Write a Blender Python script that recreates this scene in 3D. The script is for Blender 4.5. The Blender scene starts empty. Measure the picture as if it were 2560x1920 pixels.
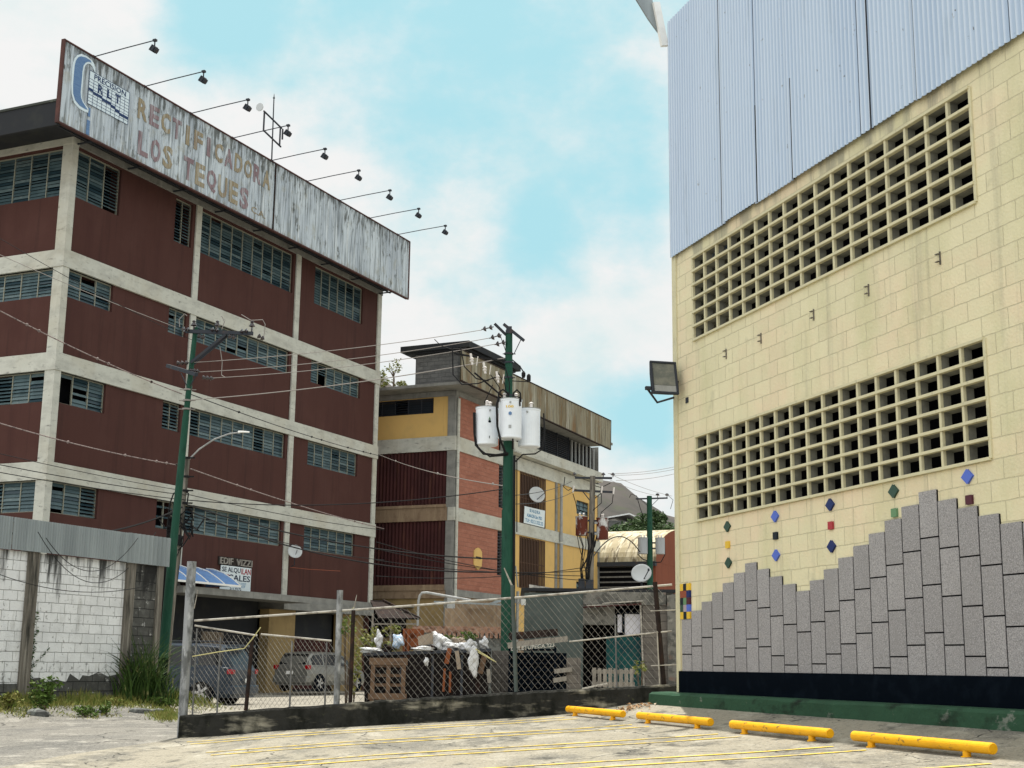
import bpy, bmesh, math, random
import numpy as np
from math import sin, cos, pi, radians, atan2, sqrt
from mathutils import Vector, Matrix
random.seed(7)
scn = bpy.context.scene
col = scn.collection

# ---------------------------------------------------------------- camera
F = 3428.0; PIT = .2030; ROL = .01215; YB = .4280; YY = -.3220; H = 1.25
fwd = np.array([0, cos(PIT), sin(PIT)]); u0 = np.array([0, -sin(PIT), cos(PIT)]); r0 = np.array([1., 0, 0])
RR = r0*cos(ROL)+u0*sin(ROL); UU = u0*cos(ROL)-r0*sin(ROL); CAM = np.array([0, 0, H])
cd = bpy.data.cameras.new('camera'); cam = bpy.data.objects.new('camera', cd); col.objects.link(cam)
cd.sensor_width = 36; cd.lens = 36*F/2560; cd.clip_start = .1; cd.clip_end = 3000
cam.matrix_world = Matrix(((RR[0], UU[0], -fwd[0], 0), (RR[1], UU[1], -fwd[1], 0), (RR[2], UU[2], -fwd[2], H), (0, 0, 0, 1)))
scn.camera = cam

# ---------------------------------------------------------------- sky, sun, exposure
SUN_EL = radians(72); SUN_AZ = radians(3)          # azimuth from +Y towards +X
w = bpy.data.worlds.new("World"); scn.world = w; w.use_nodes = True
nt = w.node_tree; N = nt.nodes; Lk = nt.links; N.clear()
out = N.new('ShaderNodeOutputWorld'); bg = N.new('ShaderNodeBackground'); bg.inputs[1].default_value = .1
sky = N.new('ShaderNodeTexSky'); sky.sky_type = 'NISHITA'; sky.sun_disc = False
sky.sun_elevation = SUN_EL; sky.sun_rotation = SUN_AZ; sky.altitude = 900; sky.air_density = 1.0; sky.dust_density = 2.5
def wmix(a, b, f, typ='MIX'):
    m = N.new('ShaderNodeMix'); m.data_type = 'RGBA'; m.blend_type = typ
    for s, v in ((m.inputs[6], a), (m.inputs[7], b), (m.inputs[0], f)):
        if hasattr(v, 'default_value') or hasattr(v, 'links'): Lk.new(v, s)
        else: s.default_value = v
    return m.outputs[2]
def wm(op, a, b=None, c=None):
    m = N.new('ShaderNodeMath'); m.operation = op
    for i, v in enumerate((a, b, c)):
        if v is None: continue
        if isinstance(v, (int, float)): m.inputs[i].default_value = v
        else: Lk.new(v, m.inputs[i])
    return m.outputs[0]
tc = N.new('ShaderNodeTexCoord')
n1 = N.new('ShaderNodeTexNoise'); n1.inputs['Scale'].default_value = 3.2; n1.inputs['Detail'].default_value = 7; n1.inputs['Roughness'].default_value = .55
mp = N.new('ShaderNodeMapping'); mp.inputs['Scale'].default_value = (1, 1, 1.5); mp.inputs['Location'].default_value = (3.1, .4, 1.7)
Lk.new(tc.outputs['Generated'], mp.inputs[0]); Lk.new(mp.outputs[0], n1.inputs['Vector'])
n2 = N.new('ShaderNodeTexNoise'); n2.inputs['Scale'].default_value = 11; n2.inputs['Detail'].default_value = 8; n2.inputs['Roughness'].default_value = .6
Lk.new(mp.outputs[0], n2.inputs['Vector'])
# open blue gaps between the clouds, each round its own direction of the sky
gap = None
for d, s in (((-.026, .903, .429), 38), ((.03, .90, .42), 60), ((.075, .915, .385), 90), ((.076, .936, .343), 150), ((.02, .949, .314), 260), ((-.2, .87, .445), 220), ((.06, .86, .5), 20),
             ((.099, .978, .182), 500), ((.5, .8, .3), 8), ((-.7, .5, .5), 6), ((.2, -.8, .5), 3)):
    dp = N.new('ShaderNodeVectorMath'); dp.operation = 'DISTANCE'; dp.inputs[1].default_value = d
    Lk.new(tc.outputs['Generated'], dp.inputs[0])
    g = wm('EXPONENT', wm('MULTIPLY', wm('POWER', dp.outputs['Value'], 2.0), -float(s)))
    gap = g if gap is None else wm('MAXIMUM', gap, g)
v = wm('ADD', gap, wm('MULTIPLY', wm('SUBTRACT', n1.outputs[0], .5), 1.5))
v = wm('ADD', v, wm('MULTIPLY', wm('SUBTRACT', n2.outputs[0], .5), 1.0))
rmp = N.new('ShaderNodeMapRange'); rmp.interpolation_type = 'SMOOTHSTEP'; rmp.inputs[1].default_value = .36; rmp.inputs[2].default_value = 1.0
Lk.new(v, rmp.inputs[0])
rmp2 = N.new('ShaderNodeMapRange'); rmp2.inputs[1].default_value = .40; rmp2.inputs[2].default_value = .66; Lk.new(n2.outputs[0], rmp2.inputs[0])
blue = wmix(sky.outputs[0], (3.25, 5.85, 6.4, 1), .93)
cloud = wmix((6.75, 6.75, 6.7, 1), (5.6, 6.4, 6.4, 1), rmp2.outputs[0])
fin = wmix(cloud, blue, rmp.outputs[0])
# bright haze round the sun, added above the view to lift the sky light
dp = N.new('ShaderNodeVectorMath'); dp.operation = 'DISTANCE'; dp.inputs[1].default_value = (sin(SUN_AZ)*cos(SUN_EL), cos(SUN_AZ)*cos(SUN_EL), sin(SUN_EL)); Lk.new(tc.outputs['Generated'], dp.inputs[0])
gl = wm('MULTIPLY', wm('EXPONENT', wm('MULTIPLY', wm('POWER', dp.outputs['Value'], 2.0), -7.5)), .22)
fin = wmix(fin, (30, 29, 27, 1), gl)
# bright patch added to the unseen sky behind the camera, lighting the facades
dp = N.new('ShaderNodeVectorMath'); dp.operation = 'DISTANCE'; dp.inputs[1].default_value = (-.35, -.78, .50); Lk.new(tc.outputs['Generated'], dp.inputs[0])
bk_ = wm('MULTIPLY', wm('EXPONENT', wm('MULTIPLY', wm('POWER', dp.outputs['Value'], 2.0), -1.5)), .85)
fin = wmix(fin, (15.5, 15.3, 14.8, 1), bk_)
Lk.new(fin, bg.inputs[0]); Lk.new(bg.outputs[0], out.inputs[0])
sd = bpy.data.lights.new('sun', 'SUN'); sd.energy = 4.4; sd.angle = radians(.5); sd.color = (1, .95, .86)
so = bpy.data.objects.new('sun', sd); col.objects.link(so)
sv = Vector((sin(SUN_AZ)*cos(SUN_EL), cos(SUN_AZ)*cos(SUN_EL), sin(SUN_EL)))
so.rotation_euler = (-sv).to_track_quat('-Z', 'Y').to_euler(); so.location = (0, 0, 60)
scn.view_settings.view_transform = 'Standard'; scn.view_settings.look = 'None'
scn.view_settings.exposure = .40; scn.view_settings.gamma = 1
scn.render.resolution_x = 1024; scn.render.resolution_y = 768

# ---------------------------------------------------------------- measuring helpers
def ray(px, py): return fwd+RR*(px-1280)/F+UU*(960-py)/F
def at(px, py, Y):
    d = ray(px, py); return CAM+d*Y/d[1]
class Plane:
    def __init__(s, px, py, Y, yaw, sgn=1, off=0):
        s.d = np.array([sin(yaw), cos(yaw), 0])*sgn; s.n = np.array([s.d[1], -s.d[0], 0])
        s.o = at(px, py, Y); s.o[2] = 0; s.o = s.o+s.n*off
    def uz(s, px, py):
        d = ray(px, py); t = ((s.o-CAM)@s.n)/(d@s.n); p = CAM+d*t; return float((p-s.o)@s.d), float(p[2])
GUT = [(-1, .03), (.3, .03), (1.25, -.055), (2.2, -.05), (5, 0)]
def grd(x, y):
    """height of the sloping yard and lot"""
    lot = .081*x+.027*y-.002
    dd = (x-2.394)*-.9486+(y-19.7)*-.3165                # distance from the hall wall: a shallow gutter runs along the wheel stops
    for (a, za), (b, zb) in zip(GUT, GUT[1:]):
        if a <= dd < b: lot += za+(zb-za)*(dd-a)/(b-a)
    road = .16+.010*(y-19.5)
    t = min(1, max(0, (x+5.6)/2.2)); t = t*t*(3-2*t)
    near = road*(1-t)+lot*t
    far = .10+.075*max(0, min(x+4.5, 13))
    # bank under the white wall
    a = np.array([-10.36, 28.]); d = np.array([.415, .91]); q = np.array([x, y])-a; u = min(5.5, max(-9, q@d)); dist = np.linalg.norm(q-d*u)
    far += .30*math.exp(-(dist/1.7)**2)
    s = min(1, max(0, (y-21.2)/4.0)); s = s*s*(3-2*s)
    return near*(1-s)+far*s

# ---------------------------------------------------------------- mesh builder
class MB:
    def __init__(s, xf=None): s.v = []; s.f = []; s.xf = xf
    def add(s, vs, fs):
        b = len(s.v)
        s.v += [tuple(s.xf(*p)) if s.xf else tuple(p) for p in vs]; s.f += [tuple(b+i for i in f) for f in fs]
        return s
    def quad(s, a, b, c, d): return s.add([a, b, c, d], [(0, 1, 2, 3)])
    def box(s, x0, x1, y0, y1, z0, z1):
        return s.add([(x, y, z) for x in (x0, x1) for y in (y0, y1) for z in (z0, z1)],
                     [(0, 1, 3, 2), (4, 6, 7, 5), (0, 4, 5, 1), (2, 3, 7, 6), (0, 2, 6, 4), (1, 5, 7, 3)])
    def bar(s, p, q, w, h=None, up=(0, 0, 1)):
        h = h or w; p = Vector(p); q = Vector(q); d = (q-p).normalized(); upv = Vector(up)
        if abs(d.dot(upv)) > .95: upv = Vector((0, 1, 0))
        a = d.cross(upv).normalized()*w/2; b = a.cross(d).normalized()*h/2
        vs = [c+i*a+j*b for c in (p, q) for i in (-1, 1) for j in (-1, 1)]
        return s.add(vs, [(0, 1, 3, 2), (4, 6, 7, 5), (0, 4, 5, 1), (2, 3, 7, 6), (0, 2, 6, 4), (1, 5, 7, 3)])
    def tube(s, pts, r, n=8, cap=True, r1=None):
        pts = [Vector(p) for p in pts]; m = len(pts); vs = []
        prev = None
        for i, p in enumerate(pts):
            d = (pts[min(i+1, m-1)]-pts[max(i-1, 0)]).normalized()
            if prev is None:
                a = d.cross(Vector((0, 0, 1)))
                if a.length < .05: a = d.cross(Vector((0, 1, 0)))
            else: a = prev-d*prev.dot(d)
            a.normalize(); prev = a; b = d.cross(a)
            rr = r if r1 is None else r+(r1-r)*i/(m-1)
            vs += [p+a*rr*cos(2*pi*k/n)+b*rr*sin(2*pi*k/n) for k in range(n)]
        fs = [(i*n+k, i*n+(k+1) % n, (i+1)*n+(k+1) % n, (i+1)*n+k) for i in range(m-1) for k in range(n)]
        if cap: fs += [tuple(range(n))[::-1], tuple((m-1)*n+k for k in range(n))]
        return s.add(vs, fs)
    def rings(s, c, prof, n=20, ax='z'):
        """lathe: prof = (radius, height) pairs round c"""
        vs = []; m = len(prof)
        for r, h in prof:
            for k in range(n):
                a = 2*pi*k/n
                o = {'z': (r*cos(a), r*sin(a), h), 'x': (h, r*cos(a), r*sin(a)), 'y': (r*cos(a), h, r*sin(a))}[ax]
                vs.append((c[0]+o[0], c[1]+o[1], c[2]+o[2]))
        fs = [(i*n+k, i*n+(k+1) % n, (i+1)*n+(k+1) % n, (i+1)*n+k) for i in range(m-1) for k in range(n)]
        fs += [tuple(range(n))[::-1], tuple((m-1)*n+k for k in range(n))]
        return s.add(vs, fs)
    def prism(s, poly, y0, y1):
        """poly in x,z extruded in y"""
        n = len(poly)
        vs = [(x, y0, z) for x, z in poly]+[(x, y1, z) for x, z in poly]
        return s.add(vs, [tuple(range(n)), tuple(range(2*n-1, n-1, -1))]+[(i, (i+1) % n, n+(i+1) % n, n+i) for i in range(n)])
    def corr(s, x0, x1, z0, z1, y, pitch=.076, amp=.009, seg=6, z0b=None, z1b=None, fn=None):
        k = max(2, int((x1-x0)/pitch*seg)); vs = []; fs = []
        for i in range(k+1):
            x = x0+(x1-x0)*i/k; t = i/k; ph_ = (x/pitch) % 1 if fn else ((x-x0)/pitch) % 1; yy = y+amp*sin(2*pi*ph_) if not fn else y-amp*math.exp(-((ph_-.5)/.15)**2)
            a = z0 if z0b is None else z0+(z0b-z0)*t; b = z1 if z1b is None else z1+(z1b-z1)*t
            vs += [(x, yy, a), (x, yy, b)]
            if i: fs.append((2*i-2, 2*i, 2*i+1, 2*i-1))
        return s.add(vs, fs)
    def grid(s, x0, x1, z0, z1, holes, d0, d1, axis=0):
        """wall face at depth d0 with openings whose reveals go back to d1"""
        xs = sorted({x0, x1}|{min(max(h[i], x0), x1) for h in holes for i in (0, 1)}); zs = sorted({z0, z1}|{min(max(h[i], z0), z1) for h in holes for i in (2, 3)})
        for i in range(len(xs)-1):
            for j in range(len(zs)-1):
                cx = (xs[i]+xs[i+1])/2; cz = (zs[j]+zs[j+1])/2
                if any(h[0] < cx < h[1] and h[2] < cz < h[3] for h in holes): continue
                s.quad((xs[i], d0, zs[j]), (xs[i+1], d0, zs[j]), (xs[i+1], d0, zs[j+1]), (xs[i], d0, zs[j+1]))
        for a, b, c, d in holes:
            s.quad((a, d0, c), (b, d0, c), (b, d1, c), (a, d1, c)); s.quad((a, d0, d), (a, d1, d), (b, d1, d), (b, d0, d))
            s.quad((a, d0, c), (a, d1, c), (a, d1, d), (a, d0, d)); s.quad((b, d0, c), (b, d0, d), (b, d1, d), (b, d1, c))
        return s
    def text(s, body, x0, x1, z0, z1, y, th=.012, bold=0, shear=0):
        cu = bpy.data.curves.new('t', 'FONT'); cu.body = body; cu.resolution_u = 2; cu.offset = bold; cu.extrude = .001
        ob = bpy.data.objects.new('t', cu); col.objects.link(ob)
        me = bpy.data.meshes.new_from_object(ob.evaluated_get(bpy.context.evaluated_depsgraph_get()))
        P = [tuple(v.co) for v in me.vertices]; Fc = [tuple(p.vertices) for p in me.polygons]
        bpy.data.objects.remove(ob); bpy.data.curves.remove(cu); bpy.data.meshes.remove(me)
        if not P: return s
        ax, bx = min(p[0] for p in P), max(p[0] for p in P); az, bz = min(p[1] for p in P), max(p[1] for p in P)
        vs = []
        for p in P:
            t = (p[0]-ax)/(bx-ax); u = (p[1]-az)/(bz-az)
            vs.append((x0+(x1-x0)*t, y-(th if p[2] > 0 else 0), z0+(z1-z0)*u+shear*t))
        return s.add(vs, Fc)
    def build(s, name, mat, parent=None, label=None, smooth=False, bevel=0, recalc=False):
        me = bpy.data.meshes.new(name); me.from_pydata(s.v, [], s.f); me.materials.append(mat)
        if recalc:
            b = bmesh.new(); b.from_mesh(me); bmesh.ops.remove_doubles(b, verts=b.verts, dist=1e-5); bmesh.ops.recalc_face_normals(b, faces=b.faces); b.to_mesh(me); b.free()
        if smooth:
            for p in me.polygons: p.use_smooth = True
        ob = bpy.data.objects.new(name, me); col.objects.link(ob)
        if parent: ob.parent = parent
        if label: ob['label'] = label
        if bevel:
            m = ob.modifiers.new('bevel', 'BEVEL'); m.width = bevel; m.segments = 2; m.limit_method = 'ANGLE'; m.angle_limit = radians(35)
        return ob
def tag(o, label, cat, group=None):
    o['label'] = label; o['category'] = cat
    if group: o['group'] = group
    return o
def thing(name, label, cat, loc=(0, 0, 0), rz=0, group=None):
    o = bpy.data.objects.new(name, None); col.objects.link(o); o.location = loc; o.rotation_euler = (0, 0, rz); o.empty_display_size = .2
    return tag(o, label, cat, group)
def struct(o): o['kind'] = 'structure'; return o
def stuff(o): o['kind'] = 'stuff'; return o
def copy_tree(o, parent=None):
    c = o.copy(); col.objects.link(c); c.parent = parent
    for ch in list(o.children): copy_tree(ch, c)
    return c

# ---------------------------------------------------------------- materials
def surf(name, base, layers=(), rough=.85, metal=0, bump=None, brick=None, spec=.12, bricklines=.12, grad=(), cracks=()):
    """base colour, then layers of (colour, (sx,sy,sz), lo, hi, amount[, detail]) of noise in object space; brick=(w,h,mortar,colour)"""
    m = bpy.data.materials.new(name); m.use_nodes = True; t = m.node_tree; n = t.nodes; l = t.links
    b = n['Principled BSDF']; b.inputs['Roughness'].default_value = rough; b.inputs['Metallic'].default_value = metal; b.inputs['Specular IOR Level'].default_value = spec
    tcn = n.new('ShaderNodeTexCoord'); cur = None; c0 = (*base, 1)
    def mix(a, bb, f):
        x = n.new('ShaderNodeMix'); x.data_type = 'RGBA'
        if isinstance(a, tuple): x.inputs[6].default_value = a
        else: l.new(a, x.inputs[6])
        if isinstance(bb, tuple): x.inputs[7].default_value = bb
        else: l.new(bb, x.inputs[7])
        if isinstance(f, (int, float)): x.inputs[0].default_value = f
        else: l.new(f, x.inputs[0])
        return x.outputs[2]
    cur = c0; hgt = None
    for i, L in enumerate(layers):
        c2, sc, lo, hi, amt = L[:5]; det = L[5] if len(L) > 5 else 6
        mp = n.new('ShaderNodeMapping'); mp.inputs['Scale'].default_value = sc; mp.inputs['Location'].default_value = (i*7.3, i*3.1, i*1.7)
        l.new(tcn.outputs['Object'], mp.inputs[0])
        no = n.new('ShaderNodeTexNoise'); no.inputs['Scale'].default_value = 1; no.inputs['Detail'].default_value = det; no.inputs['Roughness'].default_value = .62
        l.new(mp.outputs[0], no.inputs['Vector'])
        mr = n.new('ShaderNodeMapRange'); mr.inputs[1].default_value = lo; mr.inputs[2].default_value = hi; mr.inputs[4].default_value = amt
        l.new(no.outputs[0], mr.inputs[0]); cur = mix(cur, (*c2, 1), mr.outputs[0])
    for sc, wd, cc in cracks:
        wn = n.new('ShaderNodeTexNoise'); wn.inputs['Scale'].default_value = 1.3; wn.inputs['Detail'].default_value = 6; l.new(tcn.outputs['Object'], wn.inputs['Vector'])
        wv = n.new('ShaderNodeVectorMath'); wv.operation = 'MULTIPLY_ADD'; wv.inputs[1].default_value = (1.1, 1.1, 0); l.new(wn.outputs['Color'], wv.inputs[0]); l.new(tcn.outputs['Object'], wv.inputs[2])
        vo = n.new('ShaderNodeTexVoronoi'); vo.voronoi_dimensions = '2D'; vo.feature = 'DISTANCE_TO_EDGE'; vo.inputs['Scale'].default_value = sc; l.new(wv.outputs[0], vo.inputs['Vector'])
        t2 = n.new('ShaderNodeMapRange'); t2.inputs[1].default_value = wd; t2.inputs[2].default_value = wd*.3; t2.inputs[4].default_value = .85; l.new(vo.outputs['Distance'], t2.inputs[0]); cur = mix(cur, (*cc, 1), t2.outputs[0])
    for gi, (z0, z1, gc, gs, gk, ga) in enumerate(grad):
        sx = n.new('ShaderNodeSeparateXYZ'); l.new(tcn.outputs['Object'], sx.inputs[0])
        mp = n.new('ShaderNodeMapping'); mp.inputs['Scale'].default_value = gs; mp.inputs['Location'].default_value = (gi*5.1+2, 4, 3); l.new(tcn.outputs['Object'], mp.inputs[0])
        no = n.new('ShaderNodeTexNoise'); no.inputs['Scale'].default_value = 1; no.inputs['Detail'].default_value = 6; no.inputs['Roughness'].default_value = .6; l.new(mp.outputs[0], no.inputs['Vector'])
        t1 = n.new('ShaderNodeMapRange'); t1.inputs[1].default_value = z0; t1.inputs[2].default_value = z1; t1.inputs[3].default_value = -gk; t1.inputs[4].default_value = 0; l.new(sx.outputs[2], t1.inputs[0])
        ad = n.new('ShaderNodeMath'); ad.operation = 'ADD'; l.new(no.outputs[0], ad.inputs[0]); l.new(t1.outputs[0], ad.inputs[1])
        t2 = n.new('ShaderNodeMapRange'); t2.interpolation_type = 'SMOOTHSTEP'; t2.inputs[1].default_value = .40; t2.inputs[2].default_value = .58; t2.inputs[4].default_value = ga; l.new(ad.outputs[0], t2.inputs[0])
        cur = mix(cur, (*gc, 1), t2.outputs[0])
    if brick:
        bw, bh, mo, mc = brick[:4]
        sx = n.new('ShaderNodeSeparateXYZ'); l.new(tcn.outputs['Object'], sx.inputs[0]); cb = n.new('ShaderNodeCombineXYZ')
        ad = n.new('ShaderNodeMath'); ad.operation = 'ADD'; l.new(sx.outputs[0], ad.inputs[0]); l.new(sx.outputs[1], ad.inputs[1])
        l.new(ad.outputs[0], cb.inputs[0]); l.new(sx.outputs[2], cb.inputs[1])
        wn = n.new('ShaderNodeTexNoise'); wn.inputs['Scale'].default_value = 6; l.new(tcn.outputs['Object'], wn.inputs['Vector'])
        wv = n.new('ShaderNodeVectorMath'); wv.operation = 'MULTIPLY_ADD'; wv.inputs[1].default_value = (.02, .02, 0); l.new(wn.outputs['Color'], wv.inputs[0]); l.new(cb.outputs[0], wv.inputs[2])
        br = n.new('ShaderNodeTexBrick'); br.inputs['Scale'].default_value = 1; br.inputs['Brick Width'].default_value = bw; br.inputs['Row Height'].default_value = bh
        br.inputs['Mortar Size'].default_value = mo; br.inputs['Mortar Smooth'].default_value = .4; br.offset = .5
        br.inputs['Color1'].default_value = (1, 1, 1, 1); br.inputs['Color2'].default_value = (1-bricklines,)*3+(1,); br.inputs['Mortar'].default_value = (1, 1, 1, 1)
        l.new(wv.outputs[0], br.inputs['Vector'])
        mu = n.new('ShaderNodeMix'); mu.data_type = 'RGBA'; mu.blend_type = 'MULTIPLY'; mu.inputs[0].default_value = 1
        if isinstance(cur, tuple): mu.inputs[6].default_value = cur
        else: l.new(cur, mu.inputs[6])
        l.new(br.outputs['Color'], mu.inputs[7]); cur = mix(mu.outputs[2], (*mc, 1), br.outputs['Fac']); hgt = br.outputs['Fac']
    if isinstance(cur, tuple): b.inputs['Base Color'].default_value = cur
    else: l.new(cur, b.inputs['Base Color'])
    nrm = None
    if bump:
        nb = n.new('ShaderNodeTexNoise'); nb.inputs['Scale'].default_value = bump[0]; nb.inputs['Detail'].default_value = 5; l.new(tcn.outputs['Object'], nb.inputs['Vector'])
        bp = n.new('ShaderNodeBump'); bp.inputs['Strength'].default_value = bump[1]; bp.inputs['Distance'].default_value = .02; l.new(nb.outputs[0], bp.inputs['Height']); nrm = bp.outputs[0]
    if hgt is not None:
        b2 = n.new('ShaderNodeBump'); b2.inputs['Strength'].default_value = .8; b2.inputs['Distance'].default_value = .012; b2.invert = True; l.new(hgt, b2.inputs['Height'])
        if nrm: l.new(nrm, b2.inputs['Normal'])
        nrm = b2.outputs[0]
    if nrm: l.new(nrm, b.inputs['Normal'])
    return m
K = dict
def retone(ob, keys, per, weights, seed=1):
    # give whole slabs or slats of one mesh their own tone
    r_ = random.Random(seed)
    for k in keys: ob.data.materials.append(M[k])
    for i in range(0, len(ob.data.polygons), per):
        m_i = r_.choices(range(len(keys)+1), weights)[0]
        for j in range(i, min(i+per, len(ob.data.polygons))): ob.data.polygons[j].material_index = m_i
M = {}
M['brown'] = surf('brown_paint', (.070, .031, .0265), [((.088, .042, .036), (.5, .5, .5), .48, .7, .6), ((.052, .022, .020), (1.5, 1.5, .25), .5, .75, .6), ((.040, .02, .018), (3.5, 3.5, .16), .54, .70, .5), ((.12, .055, .045), (9, 9, 9), .68, .76, .5)], bump=(40, .12))
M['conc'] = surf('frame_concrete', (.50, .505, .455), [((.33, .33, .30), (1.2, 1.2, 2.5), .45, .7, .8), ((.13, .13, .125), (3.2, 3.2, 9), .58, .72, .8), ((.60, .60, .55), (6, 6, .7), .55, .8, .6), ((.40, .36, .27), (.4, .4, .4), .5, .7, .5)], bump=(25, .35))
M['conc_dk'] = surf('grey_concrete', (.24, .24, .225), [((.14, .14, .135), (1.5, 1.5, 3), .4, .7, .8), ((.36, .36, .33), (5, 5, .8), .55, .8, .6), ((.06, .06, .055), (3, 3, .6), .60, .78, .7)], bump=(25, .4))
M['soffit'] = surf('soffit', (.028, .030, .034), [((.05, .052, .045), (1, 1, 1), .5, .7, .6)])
M['roofedge'] = surf('mossy_roof_edge', (.05, .055, .05), [((.11, .12, .10), (3, 3, 3), .5, .65, .7)])
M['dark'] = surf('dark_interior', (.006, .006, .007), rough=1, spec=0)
M['glass'] = surf('louvre_glass', (.055, .092, .105), [((.09, .14, .155), (1.6, 1.6, .9), .5, .62, .7, 2)], rough=.45, spec=.3)
M['glass2'] = surf('louvre_glass_pale', (.10, .145, .155), [((.2, .24, .24), (5, 5, 9), .55, .66, .6, 2)], rough=.45, spec=.3)
M['glass3'] = surf('louvre_glass_dark', (.022, .045, .058), rough=.3, spec=.3)
M['glass_dk'] = surf('dark_glass', (.02, .026, .035), rough=.12, spec=.5)
M['alu'] = surf('window_metal', (.26, .26, .21), rough=.6)
M['sign'] = surf('weathered_sheet', (.50, .56, .61), [((.36, .41, .47), (1.1, 1.1, .35), .4, .6, .8), ((.13, .15, .16), (11, 11, .55), .47, .64, .85), ((.08, .085, .075), (3.5, 3.5, 1.6), .58, .68, .9), ((.72, .77, .80), (16, 16, .4), .56, .68, .8), ((.30, .29, .22), (1.3, 1.3, 1.1), .58, .7, .5)], rough=.7, bump=(10, .2), grad=((19.1, 20.8, (.07, .075, .07), (6, 6, 1.6), .30, .85), (18.7, 18.1, (.22, .21, .17), (7, 7, 1.2), .3, .6)))
M['signbk'] = surf('sign_back', (.10, .05, .045), [((.05, .03, .03), (2, 2, 2), .4, .7, .8)])
M['let_o'] = surf('faded_ochre', (.27, .225, .15), [((.46, .48, .47), (12, 12, .6), .52, .64, .8), ((.19, .14, .11), (2, 2, 1), .5, .7, .6), ((.10, .105, .10), (9, 9, .8), .58, .68, .7)])
M['let_p'] = surf('faded_maroon', (.23, .165, .18), [((.45, .47, .50), (11, 11, .7), .52, .64, .8), ((.15, .10, .12), (2, 2, 1), .5, .7, .6), ((.10, .105, .10), (9, 9, .8), .58, .68, .7)])
M['logo_w'] = surf('logo_white', (.62, .72, .78), [((.4, .5, .55), (3, 3, 3), .5, .7, .5)])
M['logo_b'] = surf('logo_blue', (.10, .18, .34), [((.16, .26, .42), (3, 3, 30), .4, .6, .7)])
M['logo_n'] = surf('logo_navy', (.025, .045, .12), [((.08, .12, .2), (8, 8, 8), .5, .7, .5)])
M['steel_dk'] = surf('dark_steel', (.035, .04, .05), [((.10, .06, .04), (6, 6, 6), .55, .7, .5)], rough=.6)
M['galv'] = surf('galvanised', (.34, .35, .35), [((.20, .2, .19), (6, 6, 2), .45, .7, .7), ((.5, .5, .5), (14, 14, 3), .6, .75, .6)], rough=.55, metal=.3)
M['post_m'] = surf('mottled_post', (.30, .31, .32), [((.10, .105, .105), (5, 5, 2.2), .48, .58, .85), ((.52, .53, .54), (9, 9, 4), .58, .68, .7)], rough=.6, metal=.1)
M['post_d'] = surf('dull_pipe', (.13, .13, .13), [((.3, .3, .29), (9, 9, 5), .52, .66, .7)], rough=.6)
M['meshw'] = surf('mesh_wire_lit', (.34, .33, .30), [((.14, .13, .12), (6, 6, 6), .45, .6, .9)], rough=.5)
M['meshd'] = surf('mesh_wire_shaded', (.13, .12, .11), rough=.6, metal=.2)  # darker copy: wires leaning right catch less light, put into the colour
M['rail'] = surf('pale_rail', (.42, .40, .36), [((.17, .15, .13), (9, 9, 9), .48, .64, .8), ((.6, .57, .5), (14, 14, 14), .6, .7, .6)], rough=.6, metal=.1)
M['rust'] = surf('rusty_iron', (.028, .020, .018), [((.09, .042, .024), (9, 9, 5), .54, .7, .7), ((.010, .009, .009), (4, 4, 4), .48, .66, .8)], rough=.9)
M['bin'] = surf('black_bin_steel', (.010, .008, .008), [((.045, .02, .014), (2.5, 2.5, .8), .58, .7, .8), ((.10, .09, .07), (5, 5, 2), .68, .74, .6)], rough=.9)  # black rusty steel, base darkened further for the shade in the yard
M['green'] = surf('pole_green', (.014, .062, .040), [((.03, .09, .062), (5, 5, 1.5), .5, .7, .6), ((.008, .03, .02), (9, 9, 3), .55, .7, .6)], rough=.6)
M['wire'] = surf('black_cable', (.012, .012, .013), rough=.6)
M['wire_l'] = surf('pale_cable', (.24, .22, .205), rough=.6)
M['wire_p'] = surf('twisted_cable', (.22, .175, .165), [((.05, .04, .04), (14, 14, 14), .5, .6, .8)], rough=.6)
M['insul'] = surf('brown_insulator', (.02, .012, .014), rough=.15, spec=.7)
M['porc'] = surf('white_porcelain', (.62, .58, .55), rough=.2, spec=.6)
M['tank'] = surf('tank_paint', (.74, .78, .83), [((.62, .66, .70), (2, 2, 2), .5, .7, .6), ((.36, .30, .24), (5, 5, .7), .64, .76, .6)], rough=.4, spec=.2)
M['tank_r'] = surf('rusted_tank', (.50, .50, .50), [((.10, .028, .018), (2.2, 2.2, 1.4), .42, .5, 1), ((.04, .015, .012), (4, 4, 2), .55, .7, .7)], rough=.7)
M['tank_g'] = surf('grey_tank', (.36, .38, .40), [((.25, .26, .27), (2, 2, .7), .5, .7, .5)], rough=.4)
M['wood'] = surf('weathered_wood', (.13, .082, .052), [((.065, .042, .03), (3, 3, 14), .45, .65, .8), ((.24, .17, .115), (9, 9, 2), .57, .75, .5)], bump=(30, .4))
M['wood_g'] = surf('grey_wood', (.26, .24, .21), [((.13, .12, .11), (20, 20, 2), .45, .65, .7)], bump=(30, .4))
M['wood_o'] = surf('orange_wood', (.19, .06, .024), [((.16, .05, .02), (4, 4, 10), .45, .7, .8)])
M['card'] = surf('cardboard', (.27, .22, .17), [((.2, .16, .12), (4, 4, 4), .5, .7, .6)])
M['sack'] = surf('white_sack', (.58, .59, .61), [((.34, .33, .30), (6, 6, 6), .5, .66, .8)], rough=.6, bump=(14, .6))
M['sack_b'] = surf('blue_white_sack', (.45, .6, .8), [((.75, .78, .82), (8, 8, 8), .45, .6, 1)], rough=.5)
M['leaf'] = surf('leaf', (.075, .125, .025), [((.16, .2, .05), (3, 3, 3), .5, .65, .8), ((.035, .07, .015), (5, 5, 5), .5, .65, .8)], rough=.6)
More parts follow.
